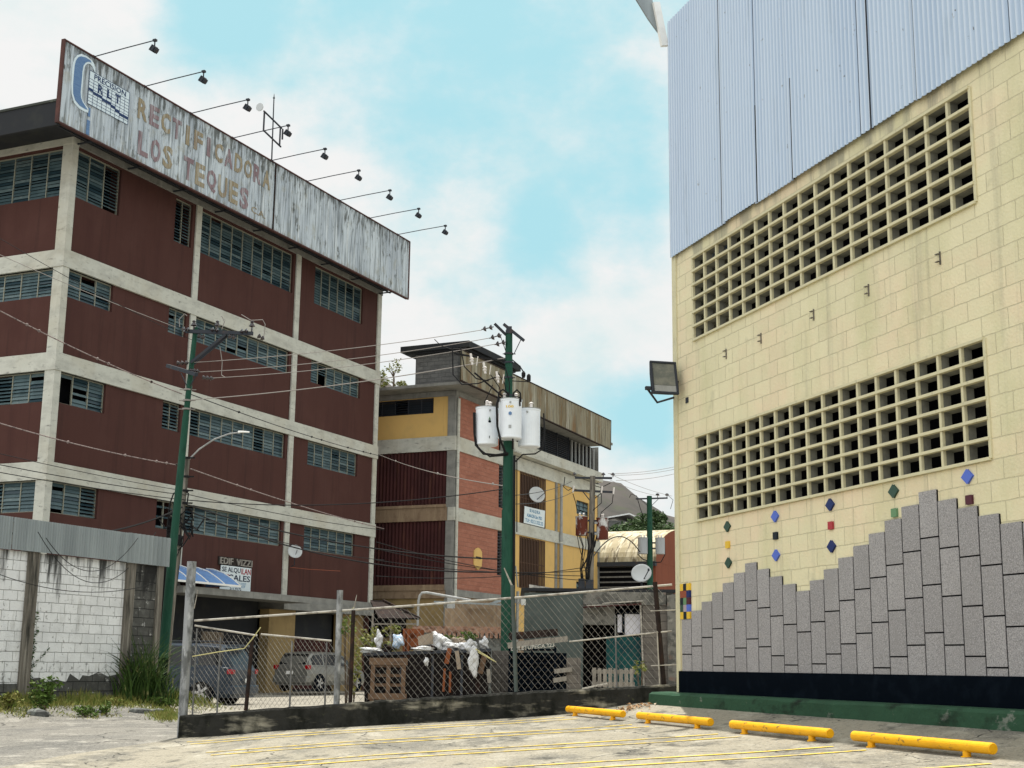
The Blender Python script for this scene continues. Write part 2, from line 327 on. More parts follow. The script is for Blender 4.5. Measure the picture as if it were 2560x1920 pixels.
M['leaf_dk'] = surf('dark_leaf', (.05, .085, .032), [((.10, .14, .055), (1, 1, 1), .5, .65, .8), ((.025, .05, .02), (2, 2, 2), .5, .65, .8)], rough=.6)
M['leaf_y'] = surf('yellow_leaf', (.22, .21, .06), [((.1, .16, .03), (6, 6, 6), .45, .6, .9), ((.32, .26, .12), (9, 9, 9), .55, .7, .7)], rough=.7)
M['blade'] = surf('grass_blade', (.045, .085, .018), [((.25, .23, .10), (7, 7, 3), .57, .65, .9), ((.016, .035, .010), (8, 8, 3), .46, .60, .9)], rough=.6)
M['dry'] = surf('dry_leaf', (.30, .17, .08), [((.45, .38, .28), (20, 20, 20), .5, .6, 1)], rough=.8)
M['bark'] = surf('bark', (.12, .09, .065), [((.06, .045, .035), (6, 6, 2), .45, .7, .8)])
M['black'] = surf('black_paint', (.0025, .0045, .008), [((.006, .010, .016), (4, 4, 4), .5, .7, .8)], rough=.9, spec=.02)
M['kerbgreen'] = surf('kerb_green', (.030, .075, .043), [((.022, .05, .030), (2, 2, 2), .5, .7, .7), ((.22, .23, .20), (3, 3, 5), .64, .7, .7), ((.010, .012, .010), (1.6, 1.6, 3), .53, .68, .9)], bump=(18, .5))
M['mosskerb'] = surf('mossy_concrete', (.028, .028, .025), [((.30, .28, .22), (1.0, 1.0, 4.5), .52, .64, .9), ((.008, .009, .007), (3.2, 3.2, 2), .45, .60, .9), ((.12, .13, .06), (7, 7, 7), .64, .75, .5)], bump=(14, .8))
M['yellow'] = surf('cream_block', (.72, .665, .455), [((.76, .62, .44), (.45, .45, .8), .45, .62, .85), ((.60, .575, .36), (1.2, 1.2, .5), .48, .66, .7), ((.36, .34, .25), (4, 4, .16), .57, .74, .55), ((.80, .74, .52), (14, 14, 14), .55, .75, .5), ((.5, .47, .33), (3, 3, 3), .63, .72, .5)], brick=(.40, .2035, .0055, (.56, .515, .35)), bump=(35, .45), bricklines=.07, grad=((6.5, 7.3, (.30, .29, .23), (3.5, 3.5, .5), .3, .7),))
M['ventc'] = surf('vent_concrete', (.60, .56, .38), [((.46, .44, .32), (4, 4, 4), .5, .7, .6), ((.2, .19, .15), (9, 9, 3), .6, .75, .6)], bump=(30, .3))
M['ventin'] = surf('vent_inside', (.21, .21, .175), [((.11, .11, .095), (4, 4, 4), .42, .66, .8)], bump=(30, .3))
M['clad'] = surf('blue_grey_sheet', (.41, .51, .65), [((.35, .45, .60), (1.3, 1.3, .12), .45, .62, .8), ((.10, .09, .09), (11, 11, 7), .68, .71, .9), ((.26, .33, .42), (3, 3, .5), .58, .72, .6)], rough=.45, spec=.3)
t_ = M['clad'].node_tree; b_ = t_.nodes['Principled BSDF']; lk = b_.inputs['Base Color'].links[0]; src = lk.from_socket      # rib highlights painted into the colour, valleys left darker
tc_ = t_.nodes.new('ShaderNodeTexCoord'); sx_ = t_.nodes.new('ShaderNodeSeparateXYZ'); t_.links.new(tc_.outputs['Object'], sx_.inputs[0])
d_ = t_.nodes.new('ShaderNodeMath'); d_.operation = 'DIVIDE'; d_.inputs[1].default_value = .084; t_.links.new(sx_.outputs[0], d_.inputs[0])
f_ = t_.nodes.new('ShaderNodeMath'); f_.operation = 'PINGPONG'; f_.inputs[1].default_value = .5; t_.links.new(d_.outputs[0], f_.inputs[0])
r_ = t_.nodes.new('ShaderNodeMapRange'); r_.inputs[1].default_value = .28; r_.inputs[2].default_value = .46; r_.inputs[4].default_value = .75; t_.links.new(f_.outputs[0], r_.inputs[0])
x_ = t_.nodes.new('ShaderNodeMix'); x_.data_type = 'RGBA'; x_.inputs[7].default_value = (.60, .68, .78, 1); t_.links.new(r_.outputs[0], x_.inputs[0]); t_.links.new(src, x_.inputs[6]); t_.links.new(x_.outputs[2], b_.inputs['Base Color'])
for k_, (a_, b_) in dict(granite=(.315, .54), granite2=(.295, .51), granite3=(.335, .57)).items():
    M[k_] = surf('speckled_stone', (a_, a_*.965, a_*.985), [((.15, .145, .148), (85, 85, 85), .48, .60, .62, 2), ((b_, b_*.97, b_*.98), (70, 70, 70), .53, .65, .6, 2), ((.27, .26, .26), (1.8, 1.8, .9), .48, .68, .55), ((.2, .195, .19), (6, 6, .6), .62, .74, .4)], rough=.6)
M['joint'] = surf('dark_joint', (.008, .008, .01), rough=1, spec=.05)
M['barY'] = surf('yellow_enamel', (.84, .42, .004), [((.66, .30, .005), (3, 9, 9), .48, .70, .7), ((.22, .12, .03), (9, 14, 14), .62, .68, .9), ((.10, .08, .06), (40, 40, 40), .68, .72, .8)], rough=.5, spec=.3, bump=(30, .25))
M['lineY'] = surf('worn_yellow_line', (.66, .48, .07), [((.30, .27, .21), (7, 7, 7), .47, .60, .85), ((.7, .6, .3), (3, 30, 3), .5, .65, .5)])
M['lot'] = surf('stained_lot', (.285, .26, .205), [((.13, .126, .112), (1.1, .6, 1), .47, .62, .75, 8), ((.055, .055, .05), (2.6, 1.5, 1), .56, .66, .75, 8), ((.40, .375, .31), (2.4, 1.3, 1), .53, .66, .7, 8), ((.06, .06, .055), (24, 18, 22), .55, .66, .6), ((.46, .43, .38), (34, 24, 30), .58, .66, .6)], bump=(30, .6), cracks=((.45, .008, (.03, .03, .028)), (1.5, .005, (.08, .078, .07))))
M['road'] = surf('worn_road', (.20, .19, .168), [((.13, .127, .118), (.7, .45, 1), .45, .6, .8, 8), ((.32, .305, .27), (2.4, 1.4, 1), .53, .64, .8, 8), ((.06, .06, .055), (26, 20, 26), .53, .62, .75), ((.38, .36, .33), (32, 24, 28), .57, .65, .65)], bump=(30, .6), cracks=((.35, .010, (.03, .03, .028)),))
M['ground'] = surf('pale_yard', (.30, .28, .235), [((.19, .175, .145), (.5, .5, .5), .45, .65, .8), ((.40, .38, .33), (4, 4, 4), .55, .7, .6), ((.10, .095, .08), (9, 9, 9), .58, .66, .7)], bump=(20, .4))
M['white'] = surf('white_block', (.80, .81, .82), [((.62, .63, .64), (1.5, 1.5, 1.5), .48, .66, .7), ((.16, .16, .15), (9, 9, 9), .60, .68, .7), ((.40, .40, .38), (3, 3, 1), .58, .7, .6)], brick=(.40, .205, .006, (.16, .16, .15)), bump=(25, .6), bricklines=.08, grad=((1.8, 3.46, (.022, .023, .022), (4.2, 4.2, .45), .30, .95), (1.5, .5, (.09, .09, .085), (6, 6, 5), .28, .9)))
M['whiteb'] = surf('bare_block_patch', (.085, .085, .08), [((.16, .16, .15), (4, 4, 4), .5, .7, .7), ((.45, .45, .44), (5, 5, 7), .6, .66, .8)], brick=(.40, .205, .01, (.03, .03, .03)), bump=(30, .5), grad=((1.5, 3.4, (.02, .02, .02), (4, 4, .8), .3, .9),))
M['stainp'] = surf('stained_post', (.15, .135, .115), [((.33, .31, .27), (14, 14, .6), .5, .66, .8), ((.025, .025, .022), (7, 7, .8), .48, .66, .9)], bump=(20, .5))
M['tin'] = surf('grey_tin', (.27, .30, .31), [((.2, .225, .235), (1.7, 1.7, .2), .45, .62, .8), ((.36, .4, .41), (5, 5, .3), .52, .7, .6), ((.12, .12, .12), (20, 20, 5), .62, .75, .5)], rough=.55, metal=.25)
M['awn'] = surf('blue_awning', (.16, .30, .58), [((.10, .2, .42), (2, 2, 2), .5, .7, .6)], rough=.25)
M['whitep'] = surf('white_trim', (.78, .78, .76), [((.6, .6, .58), (6, 6, 6), .55, .7, .5)], rough=.5)
M['ochre'] = surf('ochre_paint', (.62, .41, .15), [((.50, .34, .14), (1, 1, 1), .5, .7, .6), ((.30, .22, .12), (7, 7, .4), .6, .75, .5)], bump=(30, .2))
M['ochre2'] = surf('dull_ochre', (.30, .215, .10), [((.2, .14, .07), (1.5, 1.5, 1.5), .45, .7, .7)], bump=(20, .3))
M['redblk'] = surf('salmon_block', (.35, .145, .10), [((.27, .105, .072), (.8, .8, 1.4), .48, .66, .7), ((.44, .22, .16), (3, 3, 9), .52, .7, .6), ((.18, .085, .06), (7, 7, 7), .58, .72, .6)], brick=(.40, .2, .008, (.27, .13, .10)), bump=(30, .4))
M['redsht'] = surf('maroon_sheet', (.052, .017, .017), [((.03, .011, .012), (.9, .9, .5), .45, .65, .8), ((.10, .042, .028), (4, 4, .4), .56, .70, .7)], rough=.7)
M['fascia'] = surf('rusty_fascia', (.25, .23, .17), [((.15, .115, .065), (2.2, 2.2, .22), .45, .60, .85), ((.46, .46, .41), (1.6, 1.6, .12), .56, .64, .9), ((.06, .05, .035), (6, 6, .5), .52, .68, .7), ((.17, .095, .04), (1.3, 1.3, .4), .53, .66, .7), ((.12, .12, .11), (9, 9, 2), .55, .7, .6)], rough=.8)
M['greyblk'] = surf('grey_block', (.17, .17, .165), [((.11, .11, .11), (1.5, 1.5, 5), .45, .65, .8), ((.24, .24, .23), (5, 5, 9), .55, .7, .6)], brick=(.40, .2, .012, (.10, .10, .10)), bump=(25, .4))
M['brownband'] = surf('stained_band', (.25, .18, .12), [((.35, .27, .18), (5, 5, .4), .5, .7, .8), ((.14, .09, .06), (3, 3, 2), .5, .7, .7)])
M['grille'] = surf('window_grille', (.11, .065, .045), rough=.6)
M['plaster'] = surf('grey_green_plaster', (.085, .105, .10), [((.055, .07, .068), (1.2, 1.2, 1.2), .45, .65, .8), ((.13, .145, .135), (5, 5, 5), .58, .72, .5)], bump=(12, .5))
M['rubble'] = surf('rubble_render', (.17, .165, .15), [((.07, .07, .065), (5, 5, 6), .47, .6, .9), ((.3, .29, .26), (9, 9, 9), .58, .7, .6), ((.2, .11, .08), (3, 3, 3), .62, .72, .6)], bump=(9, 1))
M['blkpier'] = surf('brown_grey_block', (.155, .14, .125), [((.08, .075, .07), (2, 2, 2), .45, .65, .8), ((.26, .25, .23), (7, 7, 7), .6, .72, .5)], brick=(.40, .2, .008, (.09, .08, .075)), bump=(20, .6))
M['teal'] = surf('teal_door', (.008, .065, .065), [((.006, .035, .045), (2, 2, 2), .45, .65, .9)], rough=.5)
M['pane'] = surf('white_pane', (.60, .60, .66), rough=.5)  # plain pale pane colour
M['stone'] = surf('stone_wall', (.17, .18, .17), [((.06, .06, .06), (6, 6, 6), .46, .56, .8), ((.28, .29, .27), (4, 4, 4), .56, .7, .6)], bump=(7, 1))
M['coping'] = surf('clay_coping', (.34, .20, .14), [((.13, .07, .05), (7, 7, 12), .5, .62, .9), ((.42, .30, .2), (3, 3, 3), .55, .7, .6)], bump=(14, .7))
M['roof'] = surf('streaked_sheet_roof', (.40, .34, .22), [((.58, .52, .38), (.9, 2.6, .5), .47, .58, .9), ((.14, .11, .07), (.7, 3.6, .8), .54, .60, .9), ((.66, .62, .5), (1.6, 7, 1), .55, .63, .8)], rough=.7)  # pale and dark dirt streaks along the sheets
M['gable'] = surf('brick_red_gable', (.20, .065, .038), [((.13, .045, .03), (1, 1, .5), .45, .7, .6)])
M['hill'] = surf('scrub_hill', (.075, .066, .060), [((.042, .042, .038), (.05, .05, .09), .42, .6, .9), ((.12, .105, .09), (.03, .03, .05), .55, .68, .9), ((.055, .07, .035), (.12, .12, .2), .56, .68, .7)], bump=(.4, .6))
M['whroof'] = surf('white_roof', (.72, .73, .73), rough=.6)
M['bluecar'] = surf('blue_grey_car_paint', (.022, .034, .052), rough=.35, metal=0, spec=.3)
M['silver'] = surf('silver_car_paint', (.20, .20, .185), rough=.28, metal=.5, spec=.6)
M['carglass'] = surf('car_glass', (.006, .008, .01), rough=.1, spec=.35)
M['tyre'] = surf('tyre', (.015, .015, .015), rough=.9)
M['rim'] = surf('wheel_rim', (.42, .42, .42), rough=.35, metal=.6)
M['redlamp'] = surf('red_lamp', (.28, .004, .008), rough=.15, spec=.4)
M['orlamp'] = surf('amber_lamp', (.6, .25, .03), rough=.2)
M['dish'] = surf('dish_paint', (.50, .52, .53), [((.4, .42, .42), (3, 3, 3), .5, .7, .6)], rough=.4)
M['flood'] = surf('floodlight_glass', (.13, .14, .13), [((.22, .22, .19), (4, 4, 6), .45, .6, .8)], rough=.15, spec=.6)
M['stem'] = surf('dry_stick', (.50, .46, .22), rough=.7)
M['t_blue'] = surf('blue_tile', (.09, .15, .55), rough=.3, spec=.2)
M['t_navy'] = surf('navy_tile', (.012, .025, .12), rough=.3, spec=.2)
M['t_green'] = surf('dark_green_tile', (.035, .075, .055), rough=.3, spec=.2)
M['t_sage'] = surf('sage_tile', (.13, .25, .13), rough=.3, spec=.2)
M['t_yel'] = surf('yellow_tile', (.72, .47, .05), rough=.3, spec=.2)
M['t_red'] = surf('red_tile', (.38, .04, .05), rough=.3, spec=.2)
M['t_mar'] = surf('maroon_tile', (.08, .02, .03), rough=.3, spec=.2)
M['t_blk'] = surf('black_tile', (.008, .014, .022), rough=.3, spec=.2)
M['t_rust'] = surf('rust_tile', (.26, .07, .035), rough=.3, spec=.2)
M['t_pink'] = surf('pink_tile', (.36, .30, .33), rough=.3, spec=.2)
M['txt_n'] = surf('navy_text', (.02, .03, .06))
M['txt_r'] = surf('red_text', (.30, .02, .03))
M['txt_b'] = surf('blue_text', (.12, .26, .42))
M['txt_w'] = surf('white_text', (.5, .49, .45), [((.2, .2, .18), (14, 14, 14), .5, .6, .8)])
M['banner'] = surf('banner_white', (.66, .73, .76), rough=.6)
M['letgrey'] = surf('letter_grey', (.30, .28, .25), [((.12, .11, .10), (12, 12, 12), .5, .65, .7)], rough=.5)
M['letside'] = surf('letter_board', (.03, .025, .022))

# ---------------------------------------------------------------- ground sheets
def axis(parts):
    o = []
    for a, b, s in parts:
        k = max(1, int(round((b-a)/s))); o += [a+(b-a)*i/k for i in range(k)]
    return o+[parts[-1][1]]
def sheet(name, mat, ys, lo, hi, nx, dz):
    mb = MB(); vs = []; fs = []
    for y in ys:
        a, b = lo(y), hi(y); vs += [(a+(b-a)*i/nx, y, grd(a+(b-a)*i/nx, y)+dz) for i in range(nx+1)]
    for j in range(len(ys)-1):
        for i in range(nx): k = j*(nx+1)+i; fs.append((k, k+1, k+nx+2, k+nx+1))
    mb.add(vs, fs); return struct(mb.build(name, mat, smooth=True))
xs = axis([(-420, -60, 60), (-60, -16, 6), (-16, 12, .7), (12, 60, 6), (60, 420, 60)]); ys = axis([(-60, 0, 10), (0, 44, .7), (44, 100, 4), (100, 420, 40)])
mb = MB(); vs = [(x, y, grd(x, y)-(.03 if y < 30 else 0)) for y in ys for x in xs]; nx = len(xs)
mb.add(vs, [(j*nx+i, j*nx+i+1, (j+1)*nx+i+1, (j+1)*nx+i) for j in range(len(ys)-1) for i in range(nx-1)])
struct(mb.build('ground', M['ground'], smooth=True))
def lotL(y):
    if y > 20.2: return -4.72
    pts = [(-60, -6.0), (10, -5.7), (14, -5.5), (16.9, -5.32), (18.55, -5.07), (20.2, -4.75)]
    for (a, xa), (b, xb) in zip(pts, pts[1:]):
        if y <= b: return xa+(xb-xa)*max(0, (y-a))/(b-a)
    return -4.75
WY = Plane(1684, 644.6, 19.7, YY, -1)          # face of the cream wall
def lotR(y): return WY.o[0]+(19.7-y)*.3336+.3
sheet('parking_lot', M['lot'], axis([(-12, 20.5, .5)]), lotL, lotR, 24, .012)
sheet('road', M['road'], axis([(-12, 20.6, .6), (20.6, 30.2, .5)]), lambda y: -30 if y < 20 else -10.36+.456*(y-28)+.85, lambda y: lotL(y)-.01 if y < 20.7 else -4.75-.13*(y-20.7), 40, .006)

# ---------------------------------------------------------------- hillside
def hz(x):
    P = [(-420, 150), (-200, 96), (-80, 75), (-29, 63.0), (-10, 55), (10, 47), (19.6, 42.1), (24.9, 40.4), (28.4, 37.3), (36.3, 33.9), (60, 27), (150, 20), (420, 30)]
    for (a, z), (b, q) in zip(P, P[1:]):
        if x <= b: return z+(q-z)*(x-a)/(b-a)
    return 20
mb = MB(); X = [i*4-200 for i in range(101)]; rows = [(185, 0), (200, .12), (220, .30), (245, .55), (270, .78), (290, .94), (300, 1.0), (325, .93), (380, .5)]
vs = []
for y, k in rows:
    for x in X:
        w_ = 2.2*sin(x*.31+y*.05)+1.3*sin(x*.83+y*.2)
        vs.append((x, y+w_*1.5, hz(x)*k+(w_*.5 if 0 < k < 1 else .45*sin(x*1.7)+.25*sin(x*.9+1))))
nx = len(X); mb.add(vs, [(j*nx+i, j*nx+i+1, (j+1)*nx+i+1, (j+1)*nx+i) for j in range(len(rows)-1) for i in range(nx-1)])
struct(mb.build('hillside', M['hill'], smooth=True))

# ---------------------------------------------------------------- louvred windows
def window(parent, mp, x0, x1, z0, z1, bays, sh, openbays=(), gaps=(), glass='glass', d=.2, frame='alu', backd=.55):
    """frame (part) with its louvres (sub-part) and the dark room behind"""
    f = MB(mp); t = .034
    f.box(x0, x1, d-.03, d+.03, z1-t, z1); f.box(x0, x1, d-.03, d+.03, z0, z0+t)
    bw = (x1-x0)/bays
    for i in range(bays+1):
        xx = min(max(x0+bw*i, x0+t/2), x1-t/2); f.box(xx-t/2, xx+t/2, d-.04, d+.02, z0+t, z1-t)
    fo = f.build('window', M[frame], parent)
    s = MB(mp); n = max(3, int(round((z1-z0)/sh))); h = (z1-z0-2*t)/n
    rnd = random.Random(int(x0*100+z0*1000))
    for i in range(bays):
        a = x0+bw*i+t/2; b = a+bw-t; op = i in openbays
        for k in range(n):
            if (i, k) in gaps: continue
            zz = z0+t+h*k; tl = .7*h if op else h*1.02; dy = .07 if op else .02+rnd.random()*.025
            if not op and rnd.random() < .06: tl = .8*h; dy = .06
            s.quad((a, d-dy, zz), (b, d-dy, zz), (b, d+.01, zz+tl), (a, d+.01, zz+tl))
    lo_ = s.build('louvre', M[glass], fo)
    if glass == 'glass': retone(lo_, ['glass2', 'glass3'], 1, (6, 2, 2.2), int(x0*10+z0*7))
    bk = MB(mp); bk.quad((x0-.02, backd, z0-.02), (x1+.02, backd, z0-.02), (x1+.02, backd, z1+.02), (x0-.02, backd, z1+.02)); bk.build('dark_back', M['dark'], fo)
    return fo, bk
front = lambda s, d, z: (s, d, z)
left = lambda s, d, z: (d, s, z)

# ================================================================ maroon building
PB = Plane(159, 650, 43.6, YB); AB = pi/2-YB
B = thing('office_building', 'maroon four storey building with pale concrete frame and louvred windows under a long weathered billboard', 'building', (PB.o[0], PB.o[1], 0), AB)
LEV = [(14.03, 18.35), (10.53, 14.03), (6.93, 10.53), (3.95, 6.93)]
Ftop = {0: (16.55, 18.25), 1: (13.07, 14.03), 2: (9.5, 10.53), 3: (5.91, 6.93)}
wins = []; holesF = []; holesL = []
for i in range(4):
    z0, z1 = Ftop[i]
    for k, (a, b, nb) in enumerate([(.3, 2.55, 3), (5.6, 6.62, 2), (7.17, 13.5, 9), (15.2, 19.3, 6)]):
        holesF.append((a, b, z0, z1)); wins.append((front, a, b, z0, z1, nb, i, k))
    holesL.append((.43, 6.4, z0, z1)); wins.append((left, .43, 6.4, z0, z1, 8, i, 4))
    holesL.append((7.3, 13.2, z0, z1)); wins.append((left, 7.3, 13.2, z0, z1, 8, i, 5))
mb = MB(front); mb.grid(.1, 20.8, 3.72, 18.4, holesF, .06, .6)
mb.xf = left; mb.grid(.1, 14, .1, 18.4, holesL, .06, .6)
mb.xf = None; mb.quad((20.78, .06, 0), (20.78, 14, 0), (20.78, 14, 18.4), (20.78, .06, 18.4)); mb.quad((.06, 14, 0), (20.78, 14, 0), (20.78, 14, 18.4), (.06, 14, 18.4))
mb.build('wall', M['brown'], B)
for mp, a, b, z0, z1, nb, i, k in wins:
    sh = .122 if i else .125
    ob = (); gp = ()
    if (i, k) == (0, 0): ob = (2,); gp = ((2, 0),)
    if (i, k) == (0, 1): ob = (0, 1)
    if (i, k) == (0, 2): gp = ((1, 13),); ob = ()
    if (i, k) == (1, 0): gp = ((1, 6), (1, 3), (1, 7))
    if (i, k) == (1, 1): gp = ((0, 5),)
    if (i, k) == (1, 2): gp = ((3, 1), (4, 3))
    if (i, k) == (1, 3): ob = (); gp = tuple((1, q) for q in range(0, 4)); ob = (1,)
    if (i, k) == (2, 0): gp = tuple((0, q) for q in range(0, 7))+((1, 2), (1, 4)); ob = ()
    if (i, k) == (2, 1): ob = (0, 1)
    if (i, k) == (2, 2): ob = (0, 6)
    if (i, k) == (3, 0): ob = (2,); gp = ((0, 0), (0, 6))
    if (i, k) == (3, 1): ob = (0, 1); gp = tuple((q, r) for q in (0, 1) for r in (1, 2, 4, 5, 7))
    if (i, k) == (3, 2): ob = (0,)
    if (i, k) == (2, 4): ob = (2,); gp = ((0, 6),)
    if (i, k) == (3, 4): ob = (2,)
    f, bk = window(B, mp, a, b, z0, z1, nb, sh, ob, gp)
for a, b, c, e in [(0, .30, 0, .42), (6.8, 7.12, 0, .4), (13.68, 14.02, 0, .4), (20.6, 20.93, 0, .4)]:
    m2 = MB(); m2.box(a, b, c, e, 3.98, 18.9); m2.build('column', M['conc'], B)
for c in (6.6, 13.6):
    m2 = MB(); m2.box(0, .35, c, c+.45, 0, 18.9); m2.build('column', M['conc'], B)
for z0, z1 in [(14.03, 14.62), (10.53, 11.12), (6.93, 7.52)]:
    m2 = MB(); m2.box(-.035, 20.96, -.035, .3, z0, z1); m2.box(-.035, .3, .3, 14, z0, z1); m2.build('beam', M['conc'], B)
m2 = MB(); m2.box(.31, 20.95, -.03, .3, 18.32, 18.54); m2.build('beam', M['conc_dk'], B)  # darker concrete here: shade below the sign and dirt put into the colour
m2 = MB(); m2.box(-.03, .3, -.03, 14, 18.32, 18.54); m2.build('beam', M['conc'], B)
# canopy slab over the ground floor and open ground floor
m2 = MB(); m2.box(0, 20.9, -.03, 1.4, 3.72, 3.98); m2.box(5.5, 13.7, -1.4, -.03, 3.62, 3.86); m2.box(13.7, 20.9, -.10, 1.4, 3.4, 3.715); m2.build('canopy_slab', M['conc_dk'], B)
m2 = MB()
m2.box(13.35, 15.25, .35, .8, 0, 3.4); m2.build('ground_floor_pier', M['ochre2'], B); m2 = MB(); m2.box(19.0, 20.9, .35, .8, 0, 3.4); m2.build('ground_floor_pier', M['ochre2'], B)
m2 = MB(); m2.box(5.4, 13.35, .9, 1.2, 0, 3.7); m2.box(15.25, 19, .9, 1.1, 0, 3.4); m2.build('recessed_wall', M['soffit'], B)
m2 = MB(); m2.box(0, 5.4, .04, .5, 0, 3.72); m2.build('ground_floor_wall', M['brown'], B)
m2 = MB(); m2.corr(15.4, 18.9, .2, 2.3, .86, .18, .02); m2.build('roller_shutter', M['redsht'], B)
m2 = MB(); m2.box(9.7, 10.9, .8, .88, 1.75, 2.4)
for k in range(9): m2.box(9.72+k*.145, 9.76+k*.145, .76, .80, 1.77, 2.38)
m2.build('barred_hatch', M['card'], B)
# roof slab overhanging both faces
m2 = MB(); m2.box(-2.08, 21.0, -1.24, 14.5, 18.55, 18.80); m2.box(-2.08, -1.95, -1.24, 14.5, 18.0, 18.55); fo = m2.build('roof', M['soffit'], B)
m2 = MB(); m2.box(-2.12, 21.0, -1.2, 14.6, 18.803, 18.88); m2.build('roof_edge', M['roofedge'], fo)
m2 = MB()
for k in range(9): m2.bar((.2+k*2.55, -1.2, 18.35), (.2+k*2.55, .1, 18.35), .05, .05)
m2.bar((-1.9, -.9, 18.4), (20.9, -.9, 18.4), .05); m2.bar((-1.9, -.45, 18.4), (20.9, -.45, 18.4), .05)
m2.build('roof_truss', M['steel_dk'], B)

# billboard
SP = Plane(159, 650, 43.6, YB, off=1.3)
def SG(x0, y0, s, pts): return [SP.uz(x0+a/s, y0+b/s) for a, b in pts]
S = thing('rooftop_billboard', 'long rust streaked white billboard along the roof edge with faded RECTIFICADORA LOS TEQUES lettering', 'billboard', (PB.o[0], PB.o[1], 0), AB)
mb = MB(); mb.corr(-2.1, 21.05, 18.1, 20.84, -1.31, .15, .007, 4); mb.build('panel', M['sign'], S)
mb = MB(); mb.box(-2.14, 21.09, -1.27, -1.18, 18.06, 20.88); mb.box(-2.16, -2.10, -1.34, -1.20, 18.05, 20.9)
mb.box(-2.14, 21.09, -1.35, -1.27, 20.85, 20.89); mb.box(-2.14, 21.09, -1.35, -1.27, 18.04, 18.09); mb.box(21.055, 21.1, -1.35, -1.27, 18.09, 20.85)
mb.build('backing_frame', M['signbk'], S)
mb = MB(); mb.box(9.84, 9.90, -1.36, -1.325, 18.08, 20.85); mb.build('panel_joint', M['rust'], S)
def slot(word, x0, x1, z0, z1, mats):
    n = len(word); w_ = (x1-x0)/n; groups = {}
    for i, ch in enumerate(word):
        k = mats[i % len(mats)]; groups.setdefault(k, []).append((ch, x0+w_*i+w_*.08, x0+w_*(i+1)-w_*.10))
    return groups
acc = {'let_o': MB(), 'let_p': MB()}
for word, a, b, z0, z1, ms in [('RECTIFICADORA', 1.5, 9.62, 19.62, 20.36, ['let_o', 'let_p', 'let_o', 'let_p', 'let_o']), ('LOS', 1.62, 3.62, 18.36, 19.2, ['let_p', 'let_p', 'let_o']), ('TEQUES', 4.12, 8.25, 18.33, 19.18, ['let_p', 'let_o', 'let_p', 'let_o', 'let_o'])]:
    for k, l_ in slot(word, a, b, z0, z1, ms).items():
        for ch, p, q in l_:
            if ch == 'I': p, q = p+(q-p)*.3, p+(q-p)*.7
            acc[k].text(ch, p, q, z0, z1, -1.322, .006, .034)
acc['let_o'].text('C.A.', 8.4, 9.35, 18.37, 18.62, -1.322, .006, .01)
acc['let_o'].build('lettering', M['let_o'], S, 'faded ochre letters'); acc['let_p'].build('lettering', M['let_p'], S, 'faded maroon letters')
z = (150, 120, 7.214)
outer = SG(*z, [(370, 108), (300, 130), (250, 190), (222, 280), (205, 420), (192, 650), (197, 830), (240, 990), (330, 1090), (420, 1145), (490, 1170), (512, 1130), (490, 1080), (430, 1010), (390, 930), (382, 830), (400, 600), (415, 420), (440, 320), (480, 285), (530, 290), (575, 340), (598, 400), (625, 455), (622, 360), (600, 280), (555, 220), (470, 150)])
innerp = SG(*z, [(360, 152), (310, 175), (272, 230), (250, 320), (238, 450), (222, 650), (222, 820), (255, 940), (335, 1040), (420, 1095), (485, 1120), (440, 1050), (395, 980), (362, 900), (355, 800), (375, 600), (390, 420), (410, 320), (450, 265), (500, 250), (552, 268), (535, 225), (450, 175)])
mb = MB(); mb.prism(outer, -1.334, -1.322); mb.build('logo_outline', M['logo_w'], S)
mb = MB(); mb.prism(innerp, -1.340, -1.335)
mb.box(-.86, -.72, -1.334, -1.322, 18.12, 18.62); mb.box(-.84, -.74, -1.334, -1.322, 18.75, 19.05); mb.build('logo_micrometer', M['logo_b'], S)
mb = MB(); mb.box(-.91, 1.07, -1.334, -1.322, 19.17, 20.33); mb.build('logo_chart', M['logo_w'], S)
mb = MB()
for i in range(10): x = -.91+1.98*i/9; mb.box(x-.008, x+.008, -1.339, -1.3345, 19.17, 20.06 if 0 < i < 9 else 20.33)
for i in range(9): zz = 19.17+.11*i; mb.box(-.91, 1.07, -1.339, -1.3345, zz-.006, zz+.006)
mb.box(-.91, 1.07, -1.339, -1.3345, 20.32, 20.335)
for x0, x1, zz in [(-.91, -.69, 19.63), (-.69, -.25, 19.57), (-.25, .19, 19.52), (.19, .41, 19.46), (.41, .63, 19.40), (.63, 1.07, 19.34)]: mb.box(x0, x1, -1.342, -1.3395, zz, zz+.1)
mb.text('PRECISION', -.69, .88, 20.10, 20.29, -1.340, .004, .01)
for ch, a, b in (('R', -.47, -.24), ('L', -.02, .20), ('T', .36, .62)): mb.text(ch, a, b, 19.72, 20.02, -1.3425, .004, .02)
mb.build('logo_writing', M['logo_n'], S)
